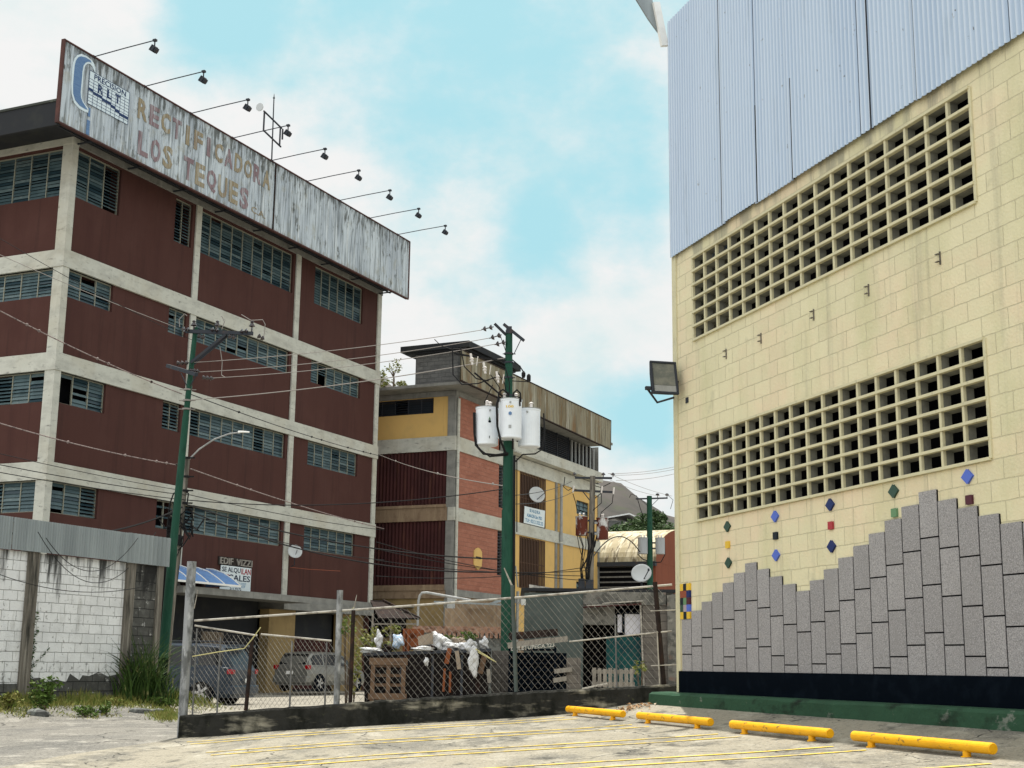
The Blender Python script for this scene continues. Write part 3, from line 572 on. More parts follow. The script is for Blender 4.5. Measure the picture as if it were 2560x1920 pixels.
# nine lamps on arms over the billboard
ords = ['leftmost', 'second from the left', 'third from the left', 'fourth from the left', 'middle', 'fourth from the right', 'third from the right', 'second from the right', 'rightmost']
fl = thing('billboard_lamp', '', 'lamp', (0, 0, 0), AB, 'lamps on arms above the billboard')
m2 = MB(); m2.tube([(0, 0, 0), (0, -1.3, .07), (0, -2.55, .12)], .018, 6); m2.box(-.04, .04, -.03, .05, -.05, .05); m2.build('arm', M['steel_dk'], fl)
m2 = MB(); m2.tube([(0, -2.52, .13), (0, -2.52, -.08)], .022, 6); m2.box(-.05, .05, -2.58, -2.46, .08, .15); m2.build('bracket', M['steel_dk'], fl)
m2 = MB()
c, s_ = cos(radians(38)), sin(radians(38))
def tl(p): y, z_ = p[1], p[2]; return (p[0], -2.52+y*c-z_*s_, -.20+y*s_+z_*c)
m2.xf = lambda x, y, z_: tl((x, y, z_)); m2.box(-.13, .13, -.07, .04, -.09, .09); m2.box(-.09, .09, -.12, -.07, -.055, .055); m2.box(-.15, .15, .03, .07, -.105, .105)
m2.build('lamp_head', M['steel_dk'], fl, bevel=.01)
d3, n3 = PB.d, PB.n
for i in range(9):
    o = fl if i == 0 else copy_tree(fl)
    p = PB.o+d3*(-.76+2.58*i)+n3*1.3; o.location = (p[0], p[1], 20.87); o['label'] = '%s of the nine lamps on thin arms above the long billboard' % ords[i]
# aerial mast
t = thing('antenna_mast', 'thin dark aerial mast with square frame and small dish behind the billboard top', 'antenna', tuple(PB.o+d3*9.8+n3*1.2), AB)
m2 = MB(); m2.tube([(0, 0, 18.9), (-.1, 0, 23.6)], .035, 6, r1=.022); m2.rings((-.1, 0, 23.6), [(.05, 0), (.02, .06), (.005, .2)], 6); m2.build('mast', M['steel_dk'], t)
m2 = MB()
for a, b in [((-.75, 22.8), (.55, 22.55)), ((-.7, 22.0), (.55, 21.75)), ((-.7, 22.8), (-.7, 21.95)), ((.45, 22.6), (.45, 21.75)), ((.62, 22.55), (.62, 22.1))]: m2.bar((a[0], 0, a[1]), (b[0], 0, b[1]), .05)
m2.build('frame', M['steel_dk'], t)
m2 = MB(); m2.rings((-1.0, 0, 22.85), [(.02, .1), (.16, 0), (.17, -.05)], 10, 'x'); m2.build('small_dish', M['dish'], t)

# name letters and rental board
t = thing('building_name', 'raised grey EDIF VIZZI letters on the maroon wall above the rental board', 'letters', (PB.o[0], PB.o[1], 0), AB)
m2 = MB(); m2.text('EDIF', 9.42, 10.22, 4.92, 5.17, .015, .05, .01); m2.text('VIZZI', 10.45, 11.48, 4.92, 5.17, .015, .05, .01); m2.build('letters', M['letgrey'], t)
m2 = MB(); m2.box(9.35, 11.5, .02, .045, 4.885, 5.2); m2.build('letter_board', M['letside'], t)
t = thing('rental_board', 'white SE ALQUILAN LOCALES board on the maroon wall beside the blue awning', 'sign', (PB.o[0], PB.o[1], 0), AB)
m2 = MB(); m2.box(9.5, 11.47, -.01, .03, 3.92, 4.88); m2.build('board', M['banner'], t, bevel=.02)
m2 = MB(); m2.text('SE ALQU', 9.56, 10.75, 4.61, 4.83, -.012, .004, .015); m2.text('L CALES', 9.56, 11.40, 4.33, 4.56, -.012, .004, .015)
m2.text('211.9172', 10.1, 10.85, 3.98, 4.07, -.012, .004, .012); m2.build('writing', M['txt_n'], t)
m2 = MB(); m2.text('ILAN', 10.80, 11.42, 4.61, 4.83, -.012, .004, .015); m2.text('O', 9.83, 10.06, 4.33, 4.56, -.012, .004, .02); m2.build('writing', M['txt_r'], t, 'dark red part of the writing')
m2 = MB(); m2.text('0212.3227', 10.45, 11.15, 4.19, 4.28, -.012, .003, .008); m2.text('321.6427', 10.4, 11.1, 4.09, 4.17, -.012, .003, .008); m2.build('writing', M['txt_b'], t, 'blue phone numbers')
# blue awning
t = thing('awning', 'curved blue translucent awning with white ribs over the building entrance', 'awning', (PB.o[0], PB.o[1], 0), AB)
m2 = MB(); prof = [(0, 4.66), (-.35, 4.62), (-.8, 4.48), (-1.2, 4.26), (-1.55, 4.02)]
for (a, za), (b, zb) in zip(prof, prof[1:]): m2.quad((4.7, a, za), (8.6, a, za), (8.6, b, zb), (4.7, b, zb))
for (a, za), (b, zb) in zip(prof, prof[1:]): m2.add([(8.6, a, za), (8.6, b, zb), (8.6, b, 4.0), (8.6, a, 4.0)], [(0, 1, 2, 3)])
m2.build('canopy', M['awn'], t)
m2 = MB()
for x in (4.7, 5.7, 6.7, 7.65, 8.6): m2.tube([(x, a, zz+.02) for a, zz in prof], .022, 6)
m2.bar((4.66, -1.56, 4.0), (8.64, -1.56, 4.0), .05, .07); m2.build('rib', M['whitep'], t)
# wall dish + pipe
t = thing('satellite_dish', 'small pale satellite dish on an arm at the maroon building column', 'satellite dish', tuple(PB.o+d3*14.0+n3*.0)+(), AB)
m2 = MB(); m2.tube([(.15, 0, 5.1), (.1, -.25, 5.2), (.0, -.3, 5.55)], .02, 6); m2.tube([(0, -.3, 5.45), (0, -.42, 5.8)], .012, 5); m2.build('arm', M['steel_dk'], t)
def dish(parent, c, r, nrm, depth, n=22, mat='dish'):
    nv = Vector(nrm).normalized(); q = nv.to_track_quat('Z', 'Y').to_matrix(); mb = MB(); vs = []
    K_ = 5
    for j in range(K_+1):
        rr = r*j/K_
        for k in range(n): a = 2*pi*k/n; vs.append(Vector(c)+q@Vector((rr*cos(a), rr*sin(a)*.93, depth*(rr/r)**2)))
    for j in range(K_+1):
        rr = r*j/K_*1.01
        for k in range(n): a = 2*pi*k/n; vs.append(Vector(c)+q@Vector((rr*cos(a), rr*sin(a)*.93, depth*(rr/r)**2-.015)))
    fs = []
    for h in (0, (K_+1)*n):
        for j in range(K_):
            for k in range(n): fs.append((h+j*n+k, h+j*n+(k+1) % n, h+(j+1)*n+(k+1) % n, h+(j+1)*n+k))
    for k in range(n): a = K_*n+k; b = K_*n+(k+1) % n; fs.append((a, b, b+(K_+1)*n, a+(K_+1)*n))
    mb.add(vs, fs); return mb.build('reflector', M[mat], parent, smooth=True)
dish(t, (0, -.3, 5.72), .30, (-.62, -.7, .25), .07)
m2 = MB(); m2.tube([(.1, -.05, 5.1), (1.0, -.35, 5.08), (2.6, -.9, 5.10)], .012, 5); m2.build('rod', M['t_rust'], t)

# ================================================================ white block wall with tin top
PW = Plane(0, 1375, 28, YB); dw, nw = PW.d, PW.n
t = thing('block_wall', 'stained white block wall with grey concrete posts and corrugated tin on top', 'wall', (PW.o[0], PW.o[1], 0), AB)
m2 = MB(); m2.box(-9, 5.0, 0, .15, .2, 3.46); m2.build('wall', M['white'], t)
for a, b in ((-3.2, -2.9), (.78, 1.08), (3.86, 4.15), (4.95, 5.15)):
    m2 = MB(); m2.box(a, b, -.06, .2, .1, 3.5); m2.build('post', M['stainp'], t)
m2 = MB(); m2.box(-2.9, .78, -.012, 0, .2, .78); m2.build('bare_patch', M['whiteb'], t)
pp = [(1.08, .2), (3.86, .2), (3.86, .98), (3.5, .92), (3.2, 1.02), (2.9, .93), (2.7, .95), (2.6, .84), (2.3, .98), (2.2, .8), (1.9, .86), (1.6, .8), (1.4, .9), (1.08, .88)]
m2 = MB(); m2.prism(pp, -.012, 0); m2.build('bare_patch', M['whiteb'], t)
m2 = MB(); m2.box(4.15, 4.95, -.01, 0, .2, 3.46); m2.build('bare_patch', M['whiteb'], t, 'blackened bare block panel at the wall end')
m2 = MB(); m2.corr(-9, .2, 3.46, 4.13, -.10, .076, .012); m2.corr(.2, 3.75, 3.47, 4.13, -.11, .076, .012); m2.corr(3.75, 5.3, 3.46, 4.14, -.105, .15, .02); m2.build('tin_fascia', M['tin'], t)
m2 = MB(); m2.box(-9, 5.3, -.08, 4, 4.02, 4.08); m2.build('tin_roof', M['tin'], t)

# ================================================================ cream block hall on the right
AY = atan2(WY.d[1], WY.d[0])
Y = thing('block_hall', 'cream painted block hall with pierced vent screens and blue grey corrugated cladding', 'building', (WY.o[0], WY.o[1], 0), AY)
V1 = (.65, 7.03, 5.845, 7.07); V2 = (.67, 7.03, 3.26, 4.445)
mb = MB(); mb.grid(.10, 16, .6, 7.3, [V1, V2], 0, .10); mb.quad((0.1, 0, .6), (0.1, 12, .6), (0.1, 12, 7.3), (0.1, 0, 7.3)); mb.quad((.1, 12, .6), (16, 12, .6), (16, 12, 11), (.1, 12, 11)); mb.quad((16, 0, .6), (16, 12, .6), (16, 12, 11), (16, 0, 11))
mb.build('wall', M['yellow'], Y)
mb = MB(); mb.box(-.03, .105, -.02, .3, .6, 7.28); mb.build('corner_pilaster', M['ventc'], Y)
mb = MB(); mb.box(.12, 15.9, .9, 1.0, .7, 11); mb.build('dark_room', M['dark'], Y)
for (x0, x1, z0, z1) in (V1, V2):
    fr = MB(); cw = (x1-x0)/17; ch = (z1-z0)/6
    for j in range(7):
        zz = z0+ch*j; fr.box(x0, x1, -.036, .02, zz-.018, zz+.016)
    for i in range(18):
        xx = x0+cw*i; fr.box(xx-.019, xx+.019, -.020, .02, z0, z1)
    fo = fr.build('vent_screen', M['ventc'], Y, bevel=.004)
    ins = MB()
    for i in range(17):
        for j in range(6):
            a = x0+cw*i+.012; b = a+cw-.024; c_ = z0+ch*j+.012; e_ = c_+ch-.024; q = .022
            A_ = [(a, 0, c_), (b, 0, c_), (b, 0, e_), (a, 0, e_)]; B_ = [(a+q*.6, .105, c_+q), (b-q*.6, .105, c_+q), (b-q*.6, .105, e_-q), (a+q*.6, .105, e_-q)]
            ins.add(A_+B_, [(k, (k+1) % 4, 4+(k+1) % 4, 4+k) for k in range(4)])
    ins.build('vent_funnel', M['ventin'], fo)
# cladding: overlapping sheets
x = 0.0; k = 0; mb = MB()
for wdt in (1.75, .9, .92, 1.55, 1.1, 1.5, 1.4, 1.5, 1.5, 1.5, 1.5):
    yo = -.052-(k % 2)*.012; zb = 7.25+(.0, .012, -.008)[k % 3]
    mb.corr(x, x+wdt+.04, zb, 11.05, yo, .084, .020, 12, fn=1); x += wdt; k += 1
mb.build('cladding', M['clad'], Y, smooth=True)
for sx_, sy0 in ((1811, 0), (1899, 330), (1989, 300), (2189, 0), (2309, 0)):
    u_ = WY.uz(sx_, 300)[0]; m_ = MB(); m_.box(u_-.001, u_+.001, -.074, -.03, 7.25, 11.05 if sy0 == 0 else 8.6); m_.build('sheet_seam', M['steel_dk'], Y)
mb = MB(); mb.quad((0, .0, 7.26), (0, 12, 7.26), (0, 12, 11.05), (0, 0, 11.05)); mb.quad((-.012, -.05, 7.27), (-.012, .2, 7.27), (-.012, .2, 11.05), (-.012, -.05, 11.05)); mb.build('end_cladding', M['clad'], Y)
mb = MB(); mb.bar((-.02, -.10, 10.66), (-.02, -.24, 11.36), .07, .11); mb.build('rafter', M['whitep'], Y)
mb = MB(); pl_ = [(-.16, 10.84), (-.29, 11.42), (-.62, 11.46), (-.36, 11.08)]; mb.add([(u_, y_, z_) for u_ in (-.07, -.04) for y_, z_ in pl_], [(0, 1, 2, 3), (7, 6, 5, 4), (0, 3, 7, 4), (3, 2, 6, 7), (1, 0, 4, 5)]); mb.build('eave', M['tin'], Y)
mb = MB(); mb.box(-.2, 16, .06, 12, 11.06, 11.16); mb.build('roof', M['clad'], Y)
# black plinth
mb = MB(); mb.box(.06, 16, -.03, -.001, .5, 1.213); mb.build('black_plinth', M['black'], Y)
# stepped stone cladding
tops = [1.92, 2.03, 2.14, 2.25, 2.36, 2.47, 2.58, 2.48, 2.37, 2.26, 2.165, 2.275, 2.385, 2.495, 2.605, 2.715, 2.83, 2.945, 3.065, 2.94, 2.83, 2.725, 2.62, 2.60, 2.5, 2.4, 2.3, 2.2, 2.1, 2.0, 2.1, 2.2, 2.3, 2.4, 2.5, 2.6, 2.7, 2.8, 2.7, 2.6, 2.5, 2.4, 2.3, 2.2, 2.1]
mb = MB(); bk = MB(); px = .1425; W_ = .3165
for i, tz in enumerate(tops):
    a = px+W_*i; b = a+W_; zt = tz; bk.box(a, b, -.010, -.0005, 1.2135, tz-.004)
    while zt > 1.23:
        zb = max(1.2135, zt-.478); mb.box(a+.010, b-.010, -.0175, -.0105, zb+(.008 if zb > 1.22 else 0), zt-(0 if zt == tz else .008)); zt = zb
fo = mb.build('stone_cladding', M['granite'], Y); retone(fo, ['granite2', 'granite3'], 6, (2, 2, 1.5)); bk.build('joint_backing', M['joint'], fo)
def tileset(name, mat, polys, label=None):
    m_ = MB()
    for p in polys: m_.prism(p, -.024, -.001)
    return m_.build(name, M[mat], Y, label, bevel=.004)
def dia(u, z_): return [(u-.085, z_), (u, z_-.072), (u+.085, z_), (u, z_+.072)]
def sq(u, z_): return [(u-.047, z_-.042), (u+.047, z_-.042), (u+.047, z_+.042), (u-.047, z_+.042)]
for m_, l_, u, z_ in [('t_green', 'dark green', 1.575, 3.10), ('t_green', 'dark green', 1.585, 2.62), ('t_blue', 'bright blue', 2.85, 3.11), ('t_blue', 'bright blue', 2.85, 2.63), ('t_navy', 'navy', 4.13, 3.12), ('t_navy', 'navy', 4.13, 2.64), ('t_green', 'dark green', 5.40, 3.13), ('t_blue', 'bright blue', 6.66, 3.13), ('t_navy', 'navy', 7.95, 3.13)]:
    tileset('diamond_tile', m_, [dia(u, z_)], l_+' diamond tile')
for m_, l_, u, z_ in [('t_yel', 'yellow', 1.575, 2.86), ('t_blk', 'black', 2.85, 2.87), ('t_red', 'red', 4.13, 2.88), ('t_sage', 'sage green', 5.40, 2.90), ('t_mar', 'maroon', 6.67, 2.90), ('t_yel', 'yellow', 7.95, 2.9)]:
    tileset('square_tile', m_, [sq(u, z_)], l_+' square tile')
mos = [['t_yel', 't_blk', 't_yel'], ['t_rust', 't_rust', 't_navy'], ['t_blk', 't_sage', 't_mar'], ['t_green', 't_pink', 't_blue'], ['t_yel', 't_blk', 't_yel']]
for r, row in enumerate(mos):
    for c_, mm in enumerate(row):
        a = .135+c_*.102; zt = 2.415-r*.098; m_ = MB(); m_.box(a, a+.1, -.030, -.001, zt-.096, zt); m_.build('mosaic_tile', M[mm], Y)
for u in (6.4, 5.08, 3.9, 2.6, 1.63):
    m_ = MB(); m_.box(u-.008, u+.008, -.012, 0, 5.37, 5.51)
    for z_ in (5.40, 5.48): m_.box(u-.045, u+.006, -.04, -.012, z_, z_+.008)
    m_.build('wall_hook', M['stainp'], Y)
m_ = MB(); m_.box(.36, .44, -.012, 0, 4.98, 5.06); m_.build('socket_plate', M['steel_dk'], Y)
# green kerb
def kerbpts():
    o = []
    for i in range(42):
        u = -.45+i*.4; p = WY.o+WY.d*u; o.append((u, grd(p[0]+WY.n[0]*.2, p[1]+WY.n[1]*.2)))
    return o
t = thing('green_kerb', 'low kerb of worn dark green paint along the foot of the cream hall', 'kerb', (WY.o[0], WY.o[1], 0), AY)
kp = kerbpts(); mb = MB(); vs = []
rk = random.Random(3)
for u, g in kp:
    j = rk.uniform(-.012, .012); vs += [(u, -.27+j, g-.1), (u, -.25+j, .885+rk.uniform(-.008, .008)), (u, -.21, .915), (u, .03, .925), (u, .03, g-.1)]
mb.add(vs, [(i*5+k, (i+1)*5+k, (i+1)*5+k+1, i*5+k+1) for i in range(len(kp)-1) for k in range(4)]+[(0, 1, 2, 3, 4)])
mb.build('kerb_body', M['kerbgreen'], t)
# floodlight on the hall corner
p = at(1660, 945, 19.35)
t = thing('floodlight', 'big grey floodlight with a glass front bracketed to the corner of the cream hall', 'floodlight', tuple(p), radians(12))
m_ = MB(); m_.xf = lambda x, y, z_: (x, y*cos(.25)+z_*sin(.25), -y*sin(.25)+z_*cos(.25))
m_.add([(-.20, 0, -.26), (.20, 0, -.26), (.20, 0, .26), (-.20, 0, .26), (-.13, .24, -.15), (.13, .24, -.15), (.13, .24, .17), (-.13, .24, .17)], [(0, 3, 2, 1), (4, 5, 6, 7), (0, 1, 5, 4), (1, 2, 6, 5), (2, 3, 7, 6), (3, 0, 4, 7)])
for a in ((-.20, .20, -.03, 0, .225, .26), (-.20, .20, -.03, 0, -.26, -.225), (-.20, -.165, -.03, 0, -.225, .225), (.165, .20, -.03, 0, -.225, .225)): m_.box(*a)
m_.box(-.29, -.20, .0, .05, -.19, -.14); m_.build('housing', M['steel_dk'], t, bevel=.008)
m_ = MB(m_.xf); m_.box(-.165, .165, -.012, -.002, -.12, .225); m_.build('glass', M['flood'], t)
m_ = MB(m_.xf); m_.box(-.165, .165, -.014, -.002, -.225, -.125); m_.build('lower_plate', M['galv'], t)
m_ = MB(); m_.tube([(-.22, .1, -.15), (.0, .32, -.3), (.3, .3, -.2), (.42, .3, -.12)], .018, 6); m_.tube([(.2, .1, -.1), (.3, .2, 0.02), (.42, .15, .1)], .008, 5); m_.build('bracket', M['steel_dk'], t)

# ================================================================ wheel stops and bay lines
st = thing('wheel_stop', '', 'wheel stop', (0, 0, 0), AY, 'yellow pipe wheel stops along the cream hall')
m_ = MB(); m_.rings((0, 0, .085), [(.030, -1.0), (.0465, -.992), (.0465, .992), (.040, 1.0)], 20, 'x'); m_.build('pipe', M['barY'], st, smooth=False)
for sx in (-.72, .66):
    m_ = MB(); m_.rings((sx, 0, 0), [(.05, -.03), (.048, .006), (.034, .008), (.034, .07)], 14); m_.build('leg', M['barY'], st)
names = ['farthest yellow pipe wheel stop beside the fence kerb', 'second farthest of four yellow wheel stops', 'second nearest of four yellow wheel stops', 'nearest yellow pipe wheel stop on the parking lot, slightly dented']
for i, (un, off) in enumerate([(1.03, 1.29), (3.54, 1.29), (6.1, 1.31), (8.53, 1.32)]):
    o = st if i == 0 else copy_tree(st)
    p = WY.o+WY.d*(un-1)+WY.n*off
    q0 = WY.o+WY.d*(un-2)+WY.n*off; q1 = WY.o+WY.d*un+WY.n*off; tilt = atan2(grd(q1[0], q1[1])-grd(q0[0], q0[1]), 2)
    o.location = (p[0], p[1], grd(p[0], p[1])+.015); o.rotation_euler = (0, -tilt, AY); o['label'] = names[i]
for o in list(bpy.data.objects):
    if o.name.startswith('pipe') or (o.name.startswith('leg') and o.parent and o.parent.name.startswith('wheel_stop')):
        pass
mb = MB()
def gline(p, q, w_, dz=.018, n=24):
    p = np.array(p[:2]); q = np.array(q[:2]); d = (q-p)/np.linalg.norm(q-p); nn = np.array([-d[1], d[0]])*w_/2; vs = []; fs = []
    for i in range(n+1):
        c_ = p+(q-p)*i/n
        for s in (-1, 1): a = c_+nn*s; vs.append((a[0], a[1], grd(*a)+dz))
        if i: fs.append((2*i-2, 2*i-1, 2*i+1, 2*i))
    mb.add(vs, fs)
for u in (-.55, -.05, 1.80, 2.32, 4.13, 4.66, 6.46, 7.0, 8.72, 9.25, 11.1):
    p = WY.o+WY.d*u+WY.n*1.5; q = p+np.array([-5.2, -.32, 0]); gline(p, q, .075)
struct(mb.build('parking_bay_line', M['lineY']))

# ================================================================ fence on its kerb
FX0, FX1, FY = -4.77, 2.49, 20.6
def kt(x): return .487+(x-FX0)/(FX1-FX0)*.533+.037*math.sin(pi*(x-FX0)/(FX1-FX0))
def rt(x): return 1.857+(x+4.62)/7.10*.617-.02*math.sin(pi*(x+4.62)/7.10)
t = thing('chain_link_fence', 'chain link fence with mixed posts on a mossy concrete kerb between lot and yard', 'fence', (0, 0, 0))
vs = []; n = 60; rk = random.Random(5); mb = MB()
for i in range(n+1):
    x = FX0+(FX1+.1-FX0)*i/n; z_ = kt(x)+rk.uniform(-.008, .008); g = grd(x, FY-.3)-.15
    vs += [(x, FY-.14+rk.uniform(-.008, .008), g), (x, FY-.13+rk.uniform(-.008, .008), z_-.03), (x, FY-.10, z_), (x, FY+.10, z_), (x, FY+.12, g)]
mb.add(vs, [(i*5+k, (i+1)*5+k, (i+1)*5+k+1, i*5+k+1) for i in range(n) for k in range(4)]+[(0, 4, 3, 2, 1)])
mb.build('kerb', M['mosskerb'], t)
FK = FY/19.7
def fz(z): return 1.25+(z-1.25)*FK
def fp(x, dy, z): return (x*FK, FY+dy, fz(z))          # fence measures taken at 19.7 m, fence stands at FY
def post(x, z0, z1, r, mat, label=None, n=12, dx=0):
    m_ = MB(); m_.tube([fp(x, 0, z0), fp(x+dx, 0, z1)], r, n); return m_.build('post', M[mat], t, label, smooth=False)
post(-4.54, .0, 2.66, .070, 'post_m', 'thick mottled grey post'); post(-2.40, .55, 2.28, .046, 'post_m', 'grey post', dx=-.01)
post(-2.21, .6, 2.0, .030, 'rust', 'rusty post'); post(.11, .9, 2.38, .030, 'plaster', 'dark green grey post', dx=-.07)
post(2.19, .95, 2.45, .036, 'rust', 'rusty end post', dx=-.12)
m_ = MB(); m_.tube([fp(-2.21, 0, 1.98), fp(-2.17, 0, 2.22)], .016, 6, r1=.004); m_.build('barb_arm', M['rail'], t)
m_ = MB(); m_.tube([fp(.04, 0, 2.36), fp(-.08, -.05, 2.62)], .016, 6, r1=.008); m_.build('barb_arm', M['rail'], t)
m_ = MB(); m_.tube([fp(-4.47, 0, 2.0), fp(-4.42, -.05, 2.25)], .010, 6, r1=.004); m_.build('barb_arm', M['rail'], t)
m_ = MB(); m_.tube([(x, FY, rt(x)) for x in np.linspace(-4.66, 2.42, 24)], .016, 8); m_.build('top_rail', M['rail'], t)
# gate leaves hung in the left part
m_ = MB(); m_.tube([fp(-4.44, -.03, 1.76), fp(-3.55, -.03, 1.63)], .014, 8); m_.build('gate_rail', M['rail'], t)
m_ = MB(); m_.tube([fp(-3.50, -.03, 1.65), fp(-2.50, -.03, 1.57)], .014, 8); m_.build('gate_rail', M['rail'], t)
for x, z1, r in ((-4.40, 1.72, .012), (-4.06, 1.6, .014), (-3.05, 1.56, .014), (-2.56, 1.55, .013)):
    m_ = MB(); m_.tube([(x*FK, FY-.03, kt(x*FK)-.01), fp(x-.005, -.03, z1)], r, 6); m_.build('gate_stile', M['post_d'], t)
m_ = MB(); m_.tube([(-3.66*FK, FY-.02, kt(-3.66*FK)), fp(-3.62, -.02, 1.58)], .030, 8); m_.build('gate_post', M['rust'], t)
for pts, r in (([fp(.85, -.02, 1.60), fp(2.30, -.02, 1.765)], .013), ([fp(1.52, -.02, .98), fp(1.50, -.02, 1.98)], .011), ([fp(2.12, -.05, .98), fp(2.09, -.05, 1.76)], .010), ([fp(2.0, -.04, 1.28), fp(2.36, -.03, 1.30)], .008), ([fp(2.0, -.04, 2.04), fp(2.36, -.03, 2.06)], .008)):
    m_ = MB(); m_.tube(pts, r, 6); m_.build('brace', M['rail'] if r != .011 else M['post_d'], t)
# woven wire
def gtop(x): return fz(1.74-(x/FK+4.44)*.146 if x/FK < -3.52 else 1.65-(x/FK+3.5)*.08)
def ftop(x): return rt(x)-.02
def mesh_wires(name, topf, xa, xb, step, lean):
    for sg, mt, rw in ((1, 'meshd', .0019), (-1, 'meshw', .0021)):
        m_ = MB(); x0 = xa-3.2
        while x0 < xb+3.2:
            pts = []
            for a in np.linspace(0, 2.6, 90):
                x = x0+sg*a*lean; z_ = .4+a
                if xa < x < xb and kt(x) < z_ < topf(x): pts.append((x, z_))
            if len(pts) > 2: m_.bar((pts[0][0], FY+.003*sg, pts[0][1]), (pts[-1][0], FY+.003*sg, pts[-1][1]), rw*2, rw*2)
            x0 += step
        o = m_.build(name, M[mt], t); o['kind'] = 'stuff'
mesh_wires('wire_mesh', gtop, FX0+.1, -2.44*FK, .068, .72); mesh_wires('wire_mesh', ftop, -2.38*FK, 2.28, .098, .85)
m_ = MB(); m_.tube([tuple(at(481, 1641, 20.5)), tuple(at(545, 1630, 20.5)), tuple(at(611, 1621, 20.52)), tuple(at(630, 1598, 20.52)), tuple(at(652, 1568, 20.54))], .008, 6)
tag(m_.build('dry_stick', M['stem']), 'bent yellowish dry stick caught across the gate wire', 'stick')

# ================================================================ plants
def leafcloud(mb, c, rad, n, size, rnd, flat=1.0, shape=None):
    for _ in range(n):
        while True:
            p = Vector((rnd.uniform(-1, 1), rnd.uniform(-1, 1), rnd.uniform(-1, 1)))
            if p.length < 1: break
        if shape and not shape(p): continue
        p = Vector((c[0]+p.x*rad[0], c[1]+p.y*rad[1], c[2]+p.z*rad[2])); s_ = size*rnd.uniform(.6, 1.4)
        a = Vector((rnd.gauss(0, 1), rnd.gauss(0, 1), rnd.gauss(0, .6))).normalized(); b = a.cross(Vector((rnd.gauss(0, 1), rnd.gauss(0, 1), rnd.gauss(0, 1)))).normalized()
        mb.add([p-a*s_, p+b*s_*.42, p+a*s_, p-b*s_*.42], [(0, 1, 2, 3)])
def tree(name, label, base, h, cr, seed, leaf='leaf_dk', n=900, size=.3, group=None, nlimb=6, lob=7):
    rnd = random.Random(seed); t = thing(name, label, 'tree', base, 0, group)
    tr = MB(); tr.tube([(0, 0, 0), (rnd.uniform(-.1, .1)*h*.2, 0, h*.35), (rnd.uniform(-.1, .1)*h*.3, 0, h*.62)], h*.035, 7, r1=h*.018)
    cl = []
    for i in range(nlimb):
        a = 2*pi*i/nlimb+rnd.random(); r = cr*rnd.uniform(.35, .8); z_ = h*rnd.uniform(.55, .9); tr.tube([(0, 0, h*.42), (cos(a)*r*.5, sin(a)*r*.5, h*.42+(z_-h*.42)*.6), (cos(a)*r, sin(a)*r, z_)], h*.014, 5, r1=h*.004)
        cl.append((cos(a)*r, sin(a)*r, z_))
    tr.build('trunk', M['bark'], t)
    lf = MB(); cl += [(rnd.uniform(-.4, .4)*cr, rnd.uniform(-.4, .4)*cr, h*rnd.uniform(.6, .93)) for _ in range(lob)]
    for c_ in cl:
        q = cr*rnd.uniform(.25, .5); leafcloud(lf, c_, (q, q, q*.75), n//len(cl), size, rnd)
    lf.build('crown', M[leaf], t); return t
# tall grass beside the white wall
rnd = random.Random(11)
pg = at(352, 1757, 31.6); gz = grd(pg[0], pg[1])
m_ = MB()
for i in range(430):
    wide = i % 3 == 0
    bx = pg[0]+rnd.gauss(0, .42 if wide else .26)+.05; by = pg[1]+rnd.gauss(0, .25); h_ = rnd.uniform(.55, 1.25) if wide else rnd.uniform(.9, 1.95); h_ *= max(.35, 1-.45*abs(bx-pg[0]))
    a = rnd.uniform(0, 2*pi); ln = h_*rnd.uniform(.15, .75); w_ = rnd.uniform(.010, .022); pts = []
    for k in range(7):
        q = k/6; pts.append(Vector((bx+cos(a)*ln*q*q, by+sin(a)*ln*q*q, gz-.03+h_*(q-.42*(ln/h_)*q*q*q))))
    sd_ = Vector((-sin(a+1), cos(a+1), 0)); vs = []
    for k, p_ in enumerate(pts): ww = w_*(1-(k/6)**2*.95); vs += [p_-sd_*ww, p_+sd_*ww]
    m_.add(vs, [(2*k, 2*k+1, 2*k+3, 2*k+2) for k in range(6)])
tag(m_.build('tall_grass_clump', M['blade']), 'tall clump of green reed grass at the foot of the green utility pole', 'grass')
# ivy strands and seedlings on the white wall
m_ = MB(); rnd = random.Random(2)
for k in range(70):
    zz = .4+k/70*1.9; c_ = PW.o+dw*(1.12+.05*sin(k*.5)+rnd.uniform(-.04, .06))+nw*.03; leafcloud(m_, (c_[0], c_[1], zz), (.05, .03, .05), 3, .035, rnd)
for k in range(14):
    c_ = PW.o+dw*(1.15+k*.035)+nw*.03; leafcloud(m_, (c_[0], c_[1], 1.15+k*.028), (.02, .02, .02), 2, .03, rnd)
tag(m_.build('wall_ivy', M['leaf_dk']), 'thin strand of ivy climbing beside the concrete post of the white wall', 'ivy')
def bush(px, py, Yd, w_, h_, n, mat, label, seed, size=.05, name='weed_bush'):
    c_ = at(px, py, Yd); g = grd(c_[0], c_[1]); rnd = random.Random(seed)
    t = thing(name, label, 'plant', (c_[0], c_[1], g)); m_ = MB(); s_ = MB()
    for k in range(9):
        a = rnd.uniform(0, 2*pi); r = rnd.uniform(.2, 1)*w_; hh = h_*rnd.uniform(.5, 1); s_.tube([(0, 0, 0), (cos(a)*r*.5, sin(a)*r*.3, hh*.6), (cos(a)*r, sin(a)*r*.6, hh)], .008, 4, r1=.003)
        leafcloud(m_, (cos(a)*r, sin(a)*r*.6, hh*.95), (w_*.35, w_*.35, h_*.25), n//14, size, rnd); leafcloud(m_, (cos(a)*r*.6, sin(a)*r*.3, hh*.55), (w_*.3, w_*.3, h_*.25), n//20, size, rnd)
    s_.build('stem', M['bark'], t); m_.build('leaves', M[mat], t)
bush(110, 1778, 27.4, .34, .62, 500, 'leaf', 'bushy green weed at the road edge before the white wall post', 3)
